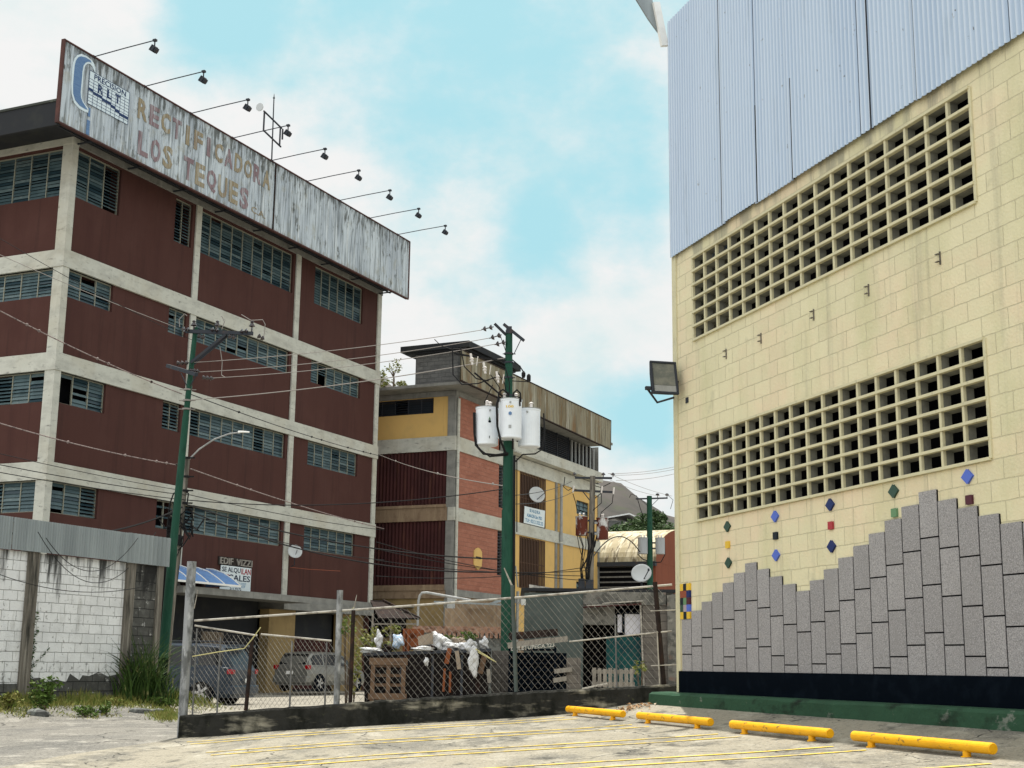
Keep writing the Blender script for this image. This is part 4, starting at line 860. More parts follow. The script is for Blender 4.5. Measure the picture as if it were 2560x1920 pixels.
bush(20, 1785, 27.2, .30, .32, 260, 'leaf_y', 'low yellowish weed clump at the road edge, leftmost', 4)
bush(215, 1768, 27.6, .25, .20, 200, 'leaf', 'short green weed below the bare block patch', 5, .04)
bush(268, 1755, 28.4, .18, .26, 130, 'leaf', 'small light green weed left of the tall grass', 6, .04)
bush(405, 1772, 31.0, .45, .20, 400, 'leaf', 'creeping green weed right of the green utility pole foot', 7, .04)
bush(300, 1765, 30.2, .35, .15, 240, 'leaf_y', 'dry low weed in front of the tall grass', 8, .04)
m_ = MB(); rnd = random.Random(9)
for _ in range(15000):
    u = rnd.uniform(-7, 6.2); o_ = abs(rnd.gauss(0, .62))+.03 if _ % 2 else rnd.uniform(.1, 2.0+.35*sin(u*2.1)+.2*sin(u*5.3))
    if _ % 2 == 0 and sin(u*3.3+o_*2.0)+sin(u*1.3-o_*3)+sin(u*7.1) < -.5: continue
    c_ = PW.o+dw*u+nw*o_
    if c_[0] > -5.3: continue
    g = grd(c_[0], c_[1]); hh = rnd.uniform(.03, .20)*(1.3-min(.95, o_*.6))*(.6+.8*abs(sin(u*1.9))); a = rnd.uniform(0, pi); w_ = .014
    m_.add([(c_[0]-cos(a)*w_, c_[1]-sin(a)*w_, g-.01), (c_[0]+cos(a)*w_, c_[1]+sin(a)*w_, g-.01), (c_[0]+rnd.gauss(0, .06), c_[1]+rnd.gauss(0, .06), g+hh)], [(0, 1, 2)])
for _ in range(1500):
    c_ = at(rnd.gauss(415, 20), 1775, 29.3+rnd.gauss(0, .7)); g = grd(c_[0], c_[1]); hh = rnd.uniform(.03, .13); a = rnd.uniform(0, pi); w_ = .012
    m_.add([(c_[0]-cos(a)*w_, c_[1]-sin(a)*w_, g-.01), (c_[0]+cos(a)*w_, c_[1]+sin(a)*w_, g-.01), (c_[0]+rnd.gauss(0, .05), c_[1]+rnd.gauss(0, .05), g+hh)], [(0, 1, 2)])
o = m_.build('weeds', M['leaf_y']); stuff(o); tag(o, 'dry and green weeds covering the verge along the white wall', 'weeds')
m_ = MB(); rnd = random.Random(19)
for _ in range(70):
    p_ = at(1585+rnd.gauss(0, 30), 1766, 19.7+rnd.gauss(0, .22)); a = rnd.uniform(0, 6.3); s_ = rnd.uniform(.02, .05); g = grd(p_[0], p_[1])+.02
    m_.add([(p_[0]-cos(a)*s_, p_[1]-sin(a)*s_, g), (p_[0]+sin(a)*s_*.5, p_[1]-cos(a)*s_*.5, g+.03), (p_[0]+cos(a)*s_, p_[1]+sin(a)*s_, g+.01), (p_[0]-sin(a)*s_*.5, p_[1]+cos(a)*s_*.5, g+.02)], [(0, 1, 2, 3)])
o = m_.build('dead_leaves', M['dry']); stuff(o); tag(o, 'scatter of dry brown leaves in the corner of the lot by the fence kerb', 'leaves')

m_ = MB(); rnd = random.Random(77)
for k, (px, py, Yd, r_) in enumerate([(95, 1778, 27.0, .16), (345, 1768, 29.5, .13), (368, 1766, 29.8, .09), (250, 1762, 28.6, .10), (395, 1768, 30.0, .10)]):
    p = at(px, py, Yd); b = bmesh.new(); bmesh.ops.create_icosphere(b, subdivisions=2, radius=r_)
    for v_ in b.verts: v_.co = Vector((v_.co.x*1.5, v_.co.y, v_.co.z*.7))*(1+rnd.uniform(-.12, .12))
    me = bpy.data.meshes.new('rock'); b.to_mesh(me); b.free(); me.materials.append(M['stone']); o = bpy.data.objects.new('rock', me); col.objects.link(o); o.location = (p[0], p[1], grd(p[0], p[1])+.02)
    tag(o, ['flat grey rock beside the bushy weed at the road edge', 'broken concrete lump before the tall grass', 'smaller broken lump right of the concrete lump by the green pole', 'grey lump at the foot of the bare block patch', 'grey lump at the foot of the green utility pole'][k], 'rock')
# ================================================================ utility poles
def insul(mb, p, q, n=3, r=.06):
    """string of discs from p to q"""
    p = Vector(p); q = Vector(q); d = (q-p); L_ = d.length; d.normalize()
    mb.tube([p, q], .014, 6)
    for i in range(n):
        c_ = p+d*L_*(i+.5)/n; mb.tube([c_-d*.03, c_+d*.005, c_+d*.03], r, 9, r1=r*.45)
# left green pole with bracing
p0 = at(396, 1759, 34); bx, by = -8.42, 34.0
t = thing('utility_pole', 'slim green utility pole with braced side crossarm at the end of the white wall', 'utility pole', (bx, by, grd(bx, by)))
g = grd(bx, by); Z_ = lambda z: z-g
m_ = MB(); m_.tube([(0, 0, Z_(.2)), (.02, 0, Z_(1.35))], .135, 14, r1=.13); m_.build('tarred_foot', M['black'], t)
m_ = MB(); m_.tube([(.02, 0, Z_(1.34)), (.10, 0, Z_(4.0))], .125, 14, r1=.11); m_.tube([(.10, 0, Z_(4.0)), (.22, 0, Z_(7.3))], .10, 14, r1=.085); m_.tube([(.22, 0, Z_(7.3)), (.33, 0, Z_(9.62))], .078, 12, r1=.06); m_.build('pole', M['green'], t)
m_ = MB(); m_.bar((.1, -.08, Z_(9.5)), (1.82, -.08, Z_(9.46)), .07, .09); m_.bar((.28, -.1, Z_(8.68)), (1.12, -.1, Z_(9.42)), .05, .06); m_.bar((.30, .06, Z_(8.66)), (1.16, .0, Z_(9.42)), .05, .06)
m_.bar((-.45, .5, Z_(8.72)), (.55, -.55, Z_(8.28)), .09, .09); m_.bar((.0, .1, Z_(8.45)), (.25, .0, Z_(8.0)), .02); m_.bar((.45, -.2, Z_(8.32)), (.25, .0, Z_(8.0)), .02); m_.build('crossarm', M['steel_dk'], t)
for a, b in [((.22, 9.53), (-.02, 9.55)), ((.95, 9.52), (.72, 9.55)), ((1.7, 9.52), (1.48, 9.5)), ((.42, 9.38), (.62, 9.32)), ((1.2, 9.38), (1.40, 9.33)), ((1.95, 9.40), (2.12, 9.30))]: m_ = MB(); insul(m_, (a[0], -.12, Z_(a[1])), (b[0], -.12, Z_(b[1])), 2, .07); m_.build('insulator', M['insul'], t)
for x in (.3, .9, 1.78): m_ = MB(); m_.rings((x, -.08, Z_(9.5)), [(.02, 0), (.02, .13), (.085, .15), (.06, .19), (.03, .24), (.05, .26), (.02, .29)], 10); m_.build('insulator', M['insul'], t)
for a, b in [((-.05, 8.64), (.28, 8.64)), ((.3, 8.46), (.56, 8.42)), ((.62, 8.28), (.92, 8.24))]: m_ = MB(); insul(m_, (a[0], -.2, Z_(a[1])), (b[0], -.25, Z_(b[1])), 3, .06); m_.build('insulator', M['insul'], t)
m_ = MB()
for z_, r in ((8.0, .1), (7.72, .11), (7.5, .11)): m_.rings((.22, 0, Z_(z_)), [(r, -.02), (r, .02)], 12); m_.bar((.02, 0, Z_(z_)), (.44, 0, Z_(z_)), .02)
m_.tube([(-.05, -.1, Z_(9.6)), (-.08, -.1, Z_(9.8)), (.05, -.1, Z_(9.95)), (.12, -.1, Z_(9.9))], .012, 5); m_.tube([(1.02, -.1, Z_(9.55)), (1.08, -.1, Z_(9.75)), (1.0, -.1, Z_(9.9))], .012, 5)
m_.tube([(1.5, -.1, Z_(9.95)), (1.75, -.1, Z_(9.8)), (2.05, -.1, Z_(9.82)), (2.12, -.1, Z_(9.7)), (2.1, -.1, Z_(9.35))], .01, 5); m_.tube([(1.0, -.1, Z_(9.1)), (1.08, -.1, Z_(8.7)), (1.1, -.2, Z_(8.35)), (1.2, -.22, Z_(8.28))], .01, 5)
m_.build('jumper_wire', M['wire_l'], t)
# thin pole with street lamp
bx, by = -8.62, 36.0
t = thing('street_lamp', 'thin grey pole wrapped in cables with a curved street lamp arm', 'street lamp', (bx, by, 0))
m_ = MB(); m_.tube([(-.22, 0, .2), (-.10, 0, 3.3), (.05, 0, 6.55)], .095, 10, r1=.07); m_.build('pole', M['stainp'], t)
m_ = MB(); m_.tube([(-.12, .02, 3.0), (-.04, .02, 4.5)], .085, 10); m_.build('rusted_sleeve', M['rust'], t)
m_ = MB(); m_.tube([(.08, 0, 6.5), (.35, -.05, 6.78), (.75, -.1, 7.05), (1.15, -.12, 7.2), (1.45, -.14, 7.235)], .022, 7); m_.build('lamp_arm', M['galv'], t)
m_ = MB(); m_.tube([(1.38, -.14, 7.24), (1.5, -.14, 7.25), (1.68, -.15, 7.24)], .035, 8, r1=.02); m_.build('lamp_head', M['whitep'], t)
m_ = MB(); rnd = random.Random(21)
for z_ in (6.55, 6.05, 5.68, 5.35): m_.bar((-.14, -.05, z_), (.26, -.05, z_), .035); m_.rings((.04, 0, z_), [(.09, -.03), (.09, .03)], 8)
for k in range(26):
    z_ = rnd.gauss(4.85, .17); x = rnd.uniform(-.32, .32); m_.tube([(x, -.12, z_), (x+rnd.uniform(-.2, .2), -.16, z_+rnd.uniform(-.3, .15)), (x+rnd.uniform(-.35, .35), -.1, z_+rnd.uniform(-.4, .2))], rnd.uniform(.01, .03), 5)
m_.tube([(-.36, -.05, 4.6), (-.34, -.05, 5.3), (-.25, -.05, 5.6), (-.02, -.05, 5.72), (.14, -.05, 5.6), (.12, -.05, 5.35)], .02, 6)
for k in range(3): m_.tube([(-.34+.03*k, -.05+.03*k, 5.0), (-.38+.04*k, 0, 3.5), (-.42+.05*k, 0, .3)], .022, 6)
m_.tube([(.1, -.1, 4.9), (.08, -.1, 4.3), (-.2, -.08, 3.6), (-.35, -.05, 3.3)], .012, 5)
m_.rings((-.02, -.08, 4.35), [(.07, -.12), (.08, .05), (.04, .16)], 8); m_.build('cable_bundle', M['wire'], t)
# two more timber posts beside it
m_ = MB(); m_.tube([(-8.95, 36.4, .2), (-8.9, 36.4, 3.2)], .07, 8); tag(m_.build('timber_post', M['stainp']), 'short weathered timber post standing between the green pole and the awning', 'post')

# centre pole
bx, by = -.02, 33.0; g = grd(bx, by)
t = thing('utility_pole', 'tall green utility pole in the centre carrying three white transformers', 'utility pole', (bx, by, g))
m_ = MB(); m_.tube([(0, 0, -.1), (-.04, 0, Z_(5) if False else 4.5)], .165, 16, r1=.15); m_.tube([(-.04, 0, 4.5), (-.06, 0, 7.0)], .135, 16, r1=.115); m_.tube([(-.06, 0, 7.0), (-.07, 0, 9.4-g)], .10, 14, r1=.085); m_.build('pole', M['green'], t)
m_ = MB(); zz = 9.5-g
m_.bar((-.2, .0, zz+.05), (.30, -.1, zz-.38), .10, .07); m_.bar((-.43, -.1, zz+.04), (-.14, 0, zz-.22), .06, .05); m_.box(-.14, 0, -.1, .1, zz-.2, zz-.02)
m_.bar((.24, -.1, zz-.33), (.06, 0, zz-.7), .015); m_.bar((-.3, -.05, zz-.2), (-.12, 0, zz-.7), .015)
for z_ in (zz-.7, zz-.92, zz-1.3, zz-1.75, zz-1.95): m_.rings((-.07, 0, z_), [(.115, -.02), (.115, .02)], 12); m_.bar((-.22, 0, z_), (.1, 0, z_), .02)
m_.build('crossarm', M['steel_dk'], t)
for a, b in [((-.45, 9.46), (-.75, 9.38)), ((-.25, 9.26), (-.55, 9.16)), ((-.14, 9.08), (-.42, 9.0))]: m_ = MB(); insul(m_, (a[0], -.1, a[1]-g), (b[0], -.12, b[1]-g), 2, .075); m_.build('insulator', M['insul'], t)
for i in range(3):   # fuse cutouts on the side arm
    m_ = MB(); x = -.95+.32*i; z_ = 8.45-.22*i; m_.tube([(x, -.3, z_-g), (x-.05, -.3, z_+.28-g)], .03, 7); m_.rings((x-.02, -.3, z_+.06-g), [(.03, 0), (.06, .03), (.03, .06), (.06, .09), (.03, .12)], 8)
    m_.tube([(x+.1, -.3, z_-.02-g), (x+.13, -.35, z_+.2-g)], .012, 5); m_.build('fuse_cutout', M['porc'], t)
m_ = MB(); m_.bar((-1.4, -.3, 8.72-g), (-.05, 0, 8.6-g), .04); m_.bar((-.9, -.3, 8.25-g), (-.08, -.1, 7.6-g), .035); m_.bar((-.45, -.3, 7.95-g), (-.65, -.3, 7.5-g), .02); m_.tube([(.02, 0, 8.65-g), (.2, 0, 8.5-g), (.3, 0, 8.35-g)], .016, 5); m_.rings((.3, 0, 8.2-g), [(.03, 0), (.05, .05), (.05, .12), (.02, .17)], 8); m_.rings((.43, 0, 8.12-g), [(.05, 0), (.05, .14), (.02, .18)], 8); m_.bar((.02, 0, 8.12-g), (.45, 0, 8.1-g), .02)
m_.tube([(-1.45, -.3, 8.9-g), (-1.42, -.3, 8.2-g), (-1.2, -.32, 7.95-g), (-.8, -.32, 7.98-g), (-.5, -.3, 8.1-g), (-.3, -.2, 8.2-g)], .016, 6); m_.tube([(-1.25, -.3, 8.88-g), (-1.15, -.3, 8.4-g), (-.85, -.32, 8.1-g), (-.55, -.3, 8.05-g)], .016, 6)
m_.tube([(-1.9, -.2, 9.1-g), (-1.75, -.2, 8.95-g), (-1.5, -.2, 8.86-g), (-1.1, -.2, 8.88-g)], .01, 5)
for x0, z0, x1, z1 in ((-.5, 8.2, -.2, 7.6), (-.35, 8.3, -.1, 7.7), (-.15, 8.4, -.05, 7.6)): m_.tube([(x0, -.3, z0-g), ((x0+x1)/2+.06, -.3, (z0+z1)/2-g), (x1, -.25, z1-g)], .012, 5)
m_.tube([(-.12, -.35, 7.55-g), (-.30, -.5, 7.62-g), (-.34, -.55, 7.4-g), (-.32, -.56, 6.9-g), (-.24, -.5, 6.55-g), (-.12, -.3, 6.3-g)], .028, 7); m_.tube([(.22, -.5, 7.4-g), (.2, -.5, 7.62-g), (.1, -.5, 7.63-g), (.04, -.56, 7.3-g), (.05, -.56, 6.8-g), (.06, -.2, 6.4-g)], .022, 7); m_.tube([(-.3, -.45, 7.5-g), (-.3, -.5, 7.72-g), (-.2, -.5, 7.8-g), (-.08, -.5, 7.72-g), (-.06, -.5, 7.55-g)], .022, 7); m_.tube([(.04, -.5, 7.5-g), (.06, -.5, 7.72-g), (.14, -.5, 7.8-g), (.22, -.5, 7.72-g), (.24, -.5, 7.5-g)], .022, 7)
m_.tube([(-.90, -.1, 7.3-g), (-.88, -.1, 6.8-g), (-.84, -.1, 6.5-g), (-.65, -.15, 6.28-g), (-.35, -.15, 6.25-g), (-.05, -.15, 6.3-g)], .030, 7); m_.tube([(-.87, -.05, 7.3-g), (-.86, -.05, 6.7-g), (-.78, -.1, 6.42-g), (-.5, -.1, 6.22-g), (-.05, -.12, 6.26-g)], .018, 7)
m_.tube([(.12, -.1, 6.1-g), (.3, -.1, 6.28-g), (.6, -.1, 6.3-g), (.78, -.1, 6.42-g), (.83, -.1, 6.8-g), (.8, -.1, 7.3-g)], .018, 7); m_.tube([(.1, -.1, 6.25-g), (.11, -.1, 5-g), (.13, -.15, 2-g)], .03, 7); m_.tube([(.16, -.1, 6.2-g), (.17, -.1, 5.2-g), (.18, -.12, 4.4-g)], .014, 6)
m_.build('cable_bundle', M['wire'], t)
m_ = MB(); m_.tube([(.22, -.02, 3.0-g), (.20, -.02, 1.3-g)], .035, 8); m_.tube([(.16, -.02, 3.6-g), (.22, -.02, 3.1-g)], .02, 6); m_.build('conduit', M['galv'], t)
# transformers
def transformer(loc, r, h_, mat, label, rz=0, group=None, mark=None, bush=((-.0, .0),)):
    t = thing('transformer', label, 'transformer', loc, rz, group)
    m_ = MB(); m_.rings((0, 0, 0), [(r*.93, -h_/2), (r, -h_/2+.02), (r, -h_/2+.05), (r*.985, -h_/2+.06), (r*.985, h_/2-.06), (r*1.02, h_/2-.05), (r*1.02, h_/2-.015), (r*.92, h_/2), (r*.1, h_/2+.025)], 28); m_.build('tank', M[mat], t, smooth=False)
    m_ = MB(); m_.rings((0, 0, 0), [(r*1.0, h_/2-.012), (r*1.045, h_/2-.012), (r*1.045, h_/2+.004), (r*1.0, h_/2+.004)], 28); m_.build('lid_band', M['galv'], t)
    m_ = MB()
    for x, y in bush: m_.rings((x*r, y*r, h_/2), [(.028, 0), (.05, .03), (.028, .05), (.045, .07), (.025, .09), (.04, .11), (.02, .13), (.06, .14), (.012, .17)], 10)
    m_.build('bushing', M['porc'], t)
    m_ = MB(); m_.box(-.04, .04, r*.95, r+.12, h_*.2, h_*.3); m_.box(-.04, .04, r*.95, r+.12, -h_*.3, -h_*.2); m_.rings((0, -r*1.0, h_*.38), [(.025, -.05), (.02, .06)], 8, 'y'); m_.build('lug', M['galv'], t)
    if mark == 'hex': m_ = MB(); m_.prism([(.045*cos(a*pi/3+pi/6), .10+.048*sin(a*pi/3+pi/6)) for a in range(6)], -r-.006, -r+.012); m_.build('emblem', M['logo_b'], t); m_ = MB(); m_.text('100', -.10, .08, .24, .30, -r-.002, .004, .02); m_.build('rating_number', M['t_yel'], t); m_ = MB(); m_.box(-.035, .03, -r-.004, -r+.01, -.26, -.18); m_.build('rating_plate', M['galv'], t)
    if mark == 'drop':
        m_ = MB(); m_.prism([(.036*cos(a), .085+.03*sin(a)) for a in [k*pi/7 for k in range(14)]], -r-.006, -r+.02); m_.prism([(-.008, .11), (.008, .11), (0, .15)], -r-.006, -r+.02); m_.build('emblem', M['black'], t)
        m_ = MB(); m_.prism([(-.03, .125), (-.005, .19), (.0, .21), (.005, .19), (.03, .125), (.02, .125), (0, .165), (-.02, .125)], -r-.008, -r+.02); m_.build('emblem', M['t_sage'], t); m_ = MB(); m_.box(-.008, .008, -r-.004, -r+.02, -.33, -.27); m_.build('emblem', M['black'], t)
    return t
G3 = 'white pole transformers on the centre pole'
transformer((-.60, 33.05, 6.98), .278, .94, 'tank', 'left white pole transformer with a small black drop emblem', .25, G3, 'drop', ((-.1, -.3), (.3, .2)))
transformer((-.035, 32.68, 7.10), .285, .97, 'tank', 'middle white pole transformer with a blue hexagon emblem and looped cables', 0, G3, 'hex', ((-.5, 0), (.5, 0)))
transformer((.435, 33.1, 6.96), .27, .95, 'tank', 'right white pole transformer, unmarked', -.2, G3, None, ((.2, -.2),))
# far pole with rusted transformers
bx, by = 3.48, 60.0; g = grd(bx, by)
t = thing('utility_pole', 'grey utility pole before the ochre facade carrying two rusted transformers', 'utility pole', (bx, by, g))
m_ = MB(); m_.tube([(-.12, 0, 0), (.02, 0, 5-g), (.13, 0, 9.5-g)], .17, 12, r1=.12); m_.build('pole', M['stainp'], t)
m_ = MB(); m_.bar((-.65, 0, 9.42-g), (.98, 0, 9.42-g), .09); m_.bar((-.75, 0, 8.86-g), (1.05, 0, 8.80-g), .09); m_.bar((-.3, 0, 8.8-g), (.02, 0, 8.4-g), .04); m_.bar((.5, 0, 8.75-g), (.08, 0, 8.4-g), .04); m_.box(-.35, .35, -.1, .1, 7.5-g, 7.56-g); m_.box(-.3, .6, -.1, .1, 6.98-g, 7.05-g); m_.build('crossarm', M['steel_dk'], t)
for x in (-.68, .6, 1.02): m_ = MB(); m_.rings((x, 0, 9.46-g), [(.02, 0), (.02, .08), (.10, .1), (.06, .16), (.03, .2)], 8); m_.build('insulator', M['insul'], t)
for x, z_ in ((-.75, 8.75), (.5, 8.75), (1.02, 8.7)): m_ = MB(); m_.tube([(x, -.1, z_-g), (x+.04, -.1, z_+.3-g)], .04, 7); m_.build('fuse_cutout', M['porc'], t)
m_ = MB(); rnd = random.Random(41)
for x, a in ((-.75, -.55), (.5, .05), (1.02, .5)): m_.tube([(x, -.1, 8.7-g), (x*.9+.05, -.15, 8.3-g), (a, -.1, 7.9-g), (a*.9, -.1, 7.65-g)], .018, 5)
for k in range(14):
    x = rnd.uniform(-.6, .5); m_.tube([(x, -.15, 7.0-g), (x*.7+rnd.uniform(-.1, .1), -.2, 6.4-g), (rnd.uniform(-.45, .1), -.15, 5.4-g), (rnd.uniform(-.4, .05), -.15, 3.2-g)], .018, 5)
m_.tube([(-1.1, 0, 9.45-g), (-1.15, 0, 9.0-g), (-.95, 0, 8.85-g), (-.7, 0, 9.0-g)], .02, 5); m_.tube([(.0, 0, 9.4-g), (.1, 0, 9.1-g), (.5, 0, 9.0-g), (.9, 0, 9.2-g)], .02, 5)
m_.build('cable_bundle', M['wire'], t)
m_ = MB(); m_.box(-.5, -.22, -.25, -.05, 4.0-g, 5.0-g); m_.box(-.2, .15, -.3, -.05, 3.9-g, 4.95-g); m_.build('meter_box', M['steel_dk'], t)
transformer((3.12, 59.9, 7.28), .27, .82, 'tank_r', 'rust covered transformer left of the far grey pole', 0, 'rusted transformers on the far pole', None, ((-.3, 0), (.3, 0)))
transformer((4.02, 59.9, 7.18), .26, .95, 'tank_r', 'rust covered transformer right of the far grey pole', 2, 'rusted transformers on the far pole', None, ((-.3, 0), (.3, 0)))
bx, by = 7.62, 75.0; g = grd(bx, by)
t = thing('utility_pole', 'dark green utility pole before the curved roof carrying two grey transformers', 'utility pole', (bx, by, g))
m_ = MB(); m_.tube([(0, 0, 0), (0, 0, 10.5-g)], .2, 12, r1=.14); m_.build('pole', M['green'], t)
m_ = MB(); m_.bar((-.75, 0, 10.33-g), (1.0, 0, 10.4-g), .08); m_.bar((-.45, 0, 10.3-g), (-.05, 0, 9.9-g), .03); m_.bar((.5, 0, 10.35-g), (.05, 0, 9.9-g), .03); m_.box(-.3, .5, -.1, .1, 7.9-g, 7.97-g); m_.box(-.3, .5, -.1, .1, 7.6-g, 7.66-g); m_.build('crossarm', M['steel_dk'], t)
for x in (.45, .97): m_ = MB(); m_.rings((x, 0, 10.42-g), [(.02, 0), (.02, .1), (.10, .12), (.10, .2), (.03, .24)], 8); m_.build('insulator', M['insul'], t)
m_ = MB(); m_.tube([(-.62, 0, 7.9-g), (-.65, 0, 7.3-g), (-.4, 0, 7.05-g), (0, 0, 6.9-g)], .03, 5); m_.tube([(.8, 0, 8-g), (.82, 0, 7.3-g), (.6, 0, 6.9-g), (0, 0, 6.85-g)], .03, 5); m_.tube([(-1.1, 0, 10.4-g), (-1, 0, 10.6-g), (-.7, 0, 10.5-g), (-.5, 0, 9.8-g), (-.35, 0, 9.4-g)], .02, 5); m_.tube([(.97, 0, 10.6-g), (1.3, 0, 10.3-g), (1.15, 0, 9.8-g)], .015, 5); m_.build('cable_bundle', M['wire'], t)
transformer((7.22, 74.8, 7.75), .27, .88, 'tank_g', 'plain grey transformer on the left side of the farthest green pole', 0, 'grey transformers on the farthest pole', None, ((-.3, 0), (.3, 0)))
transformer((8.16, 74.8, 7.75), .26, .88, 'tank_g', 'plain grey transformer on the right side of the farthest green pole', 0, 'grey transformers on the farthest pole', None, ((-.3, 0), (.3, 0)))

# ---------------------------------------------------------------- wires
def wire(label, p, q, sag, r, mat, n=18, knots=0, grp=None, ext=0):
    p = np.array(p); q = np.array(q); m_ = MB(); pts = [tuple(p+(q-p)*k/n-np.array([0, 0, sag*4*(k/n)*(1-k/n)])) for k in range(n+1)]
    m_.tube(pts, r, 5)
    rnd = random.Random(len(label))
    for _ in range(knots):
        k = rnd.randint(1, n-1); c_ = pts[k]; m_.rings((c_[0], c_[1], c_[2]-.03), [(.01, 0), (.035, .02), (.035, .05), (.01, .07)], 6)
    tag(m_.build('overhead_wire', M[mat]), label, 'wire', grp)
L_ = 'wires strung between the poles'
wire('upper of three pale wires from the braced green pole to the centre pole', at(470, 907, 34), at(1205, 825, 33), .10, .009, 'wire_l', grp=L_)
wire('middle of three pale wires from the braced green pole to the centre pole', at(500, 930, 34), at(1225, 845, 33), .12, .009, 'wire_l', grp=L_)
wire('lower of three pale wires from the braced green pole to the centre pole', at(533, 945, 34), at(1240, 860, 33), .12, .009, 'wire_l', grp=L_)
wire('thick pale neutral wire from the braced green pole to the centre pole', at(475, 1000, 34), at(1262, 895, 33), .12, .013, 'wire_l', grp=L_)
wire('thin wire over the maroon windows ending at the braced crossarm', at(-60, 610, 29), at(440, 818, 34), .05, .008, 'wire_l', grp=L_)
wire('thin dark wire crossing the second storey windows', at(-60, 560, 29), at(480, 850, 34), .1, .007, 'wire', grp=L_)
wire('knotted pink grey cable from the picture edge to the braced green pole', at(-60, 745, 29), at(455, 985, 34), .10, .014, 'wire_p', knots=6, grp=L_)
wire('knotted pink grey cable sagging to the thin lamp pole', at(-60, 1040, 29), at(465, 1166, 36), .10, .014, 'wire_p', knots=6, grp=L_)
wire('knotted pink grey cable from the lamp pole across the lower windows', at(476, 1172, 36), at(960, 1322, 58), .1, .017, 'wire_p', knots=5, grp=L_)
wire('knotted dark cable from the braced pole past the maroon columns', at(475, 985, 34), at(960, 1142, 58), .12, .013, 'wire', knots=7, grp=L_)
wire('cable with white beads crossing the maroon metal siding to the centre pole', at(945, 1135, 58), at(1262, 1215, 33), .15, .013, 'wire_l', knots=3, grp=L_)
for i, (a, b, c_, d_, s_, r_) in enumerate([(-60, 1150, 465, 1238, .05, .010), (-60, 1170, 465, 1250, .05, .010), (-60, 1120, 465, 1228, .05, .008)]):
    wire(['upper', 'lower', 'highest'][i]+' of three black cables over the white wall running to the lamp pole', at(a, b, 28.5), at(c_, d_, 36), s_, r_, 'wire', grp=L_)
wire('heavy black cable drooping over the tin topped wall to the lamp pole', at(-60, 1318, 27.4), at(455, 1268, 35.8), .42, .022, 'wire', grp=L_)
for i, (a, b, c_, d_, s_, r_, Y2) in enumerate([(465, 1235, 960, 1325, .1, .011, 58), (468, 1250, 1262, 1222, .25, .013, 33), (468, 1262, 1262, 1398, .3, .018, 33), (468, 1275, 1262, 1430, .45, .018, 33), (468, 1285, 960, 1400, .2, .012, 56)]):
    wire(['thin cable from the lamp pole under the first storey windows', 'cable crossing level from the lamp pole to the centre pole', 'heavy black cable sagging from the lamp pole to the centre pole', 'lowest heavy black cable from the lamp pole to the centre pole', 'thin cable from the lamp pole to the maroon building corner'][i], at(a, b, 35.9), at(c_, d_, Y2), s_, r_, 'wire', grp=L_)
for i, (b, d_) in enumerate([(1355, 1452), (1372, 1458), (1400, 1462), (1440, 1470)]):
    wire('%s of four low cables crossing the red blocks to the far pole' % ['highest', 'second highest', 'third highest', 'lowest'][i], at(940, b, 52), at(1475, d_-18*i, 59.8), .25, .016, 'wire', grp=L_)
wire('wire from the centre pole to the far pole passing the grille', at(1290, 1238, 33), at(1430, 1203, 60), .1, .010, 'wire', grp=L_)
wire('cable from the centre pole to the far pole lower arm', at(1290, 1260, 33), at(1440, 1225, 60), .15, .010, 'wire', grp=L_)
for i, (x0, y0, x1, y1, Y0, Y1) in enumerate([(1520, 1184, 1700, 1164, 60, 66), (1530, 1188, 1700, 1170, 60, 66), (1540, 1201, 1700, 1181, 60, 66), (1525, 1185, 1680, 1240, 60, 75), (1525, 1200, 1650, 1240, 60, 75)]):
    wire('%s thin wire leaving the far pole to the right' % ['first', 'second', 'third', 'fourth', 'fifth'][i], at(x0, y0, Y0), at(x1, y1, Y1), .1, .010, 'wire_l', grp=L_)
wire('curved dark cable looping from the far pole in front of the vaulted roof', at(1478, 1400, 60), at(1600, 1380, 70), -.9, .028, 'wire', grp=L_)
wire('thin wire drooping across the white wall, upper', at(-60, 1412, 27), at(390, 1458, 32), .35, .008, 'wire', grp=L_)
wire('thin wire drooping across the white wall, lower', at(95, 1330, 27), at(390, 1330, 33), 1.1, .008, 'wire', grp=L_)
wire('thin wire looping low across the white wall', at(115, 1345, 27), at(345, 1345, 31.5), .7, .008, 'wire', grp=L_)

# ================================================================ ochre and salmon building
PR = Plane(1137, 1150, 64, YB)
R_ = thing('warehouse_building', 'ochre and salmon block building with maroon metal siding and rusty roof fascia', 'building', (PR.o[0], PR.o[1], 0), AB)
# left face (local x = 0)
m_ = MB(left); m_.grid(.4, 9, 11.9, 13.95, [(1.22, 7.0, 13.07, 13.83)], .05, .4); m_.build('ochre_wall', M['ochre'], R_); m_ = MB(front)
hR = [(7.63, 10.95, 8.54, 11.21), (7.65, 10.92, 5.2, 7.85), (15.56, 17.49, 9.85, 10.63), (15.56, 17.0, 4.4, 6.0)]
m_.grid(5.62, 19.1, 3, 11.25, hR, .04, .4); m_.build('ochre_wall', M['ochre'], R_)
m_ = MB(); m_.quad((19.12, .05, 0), (19.12, 9, 0), (19.12, 9, 14.2), (19.12, .05, 14.2)); m_.quad((.05, 9, 0), (19.12, 9, 0), (19.12, 9, 14.2), (.05, 9, 14.2)); m_.build('rear_wall', M['conc_dk'], R_)
f, bk = window(R_, left, 1.22, 7.0, 13.07, 13.83, 8, .12, (2,), (), 'glass_dk', .2, 'steel_dk')
m_ = MB(front)
m_.grid(.33, 4.95, 11.87, 13.85, [], .03, .3); m_.grid(.33, 5.0, 8.52, 11.24, [], .03, .3); m_.grid(5.0, 5.65, 8.52, 9.05, [], .03, .3); m_.grid(.45, 4.93, 4.72, 7.93, [], .03, .3); m_.grid(4.93, 5.65, 4.72, 5.67, [], .03, .3); m_.build('salmon_wall', M['redblk'], R_)
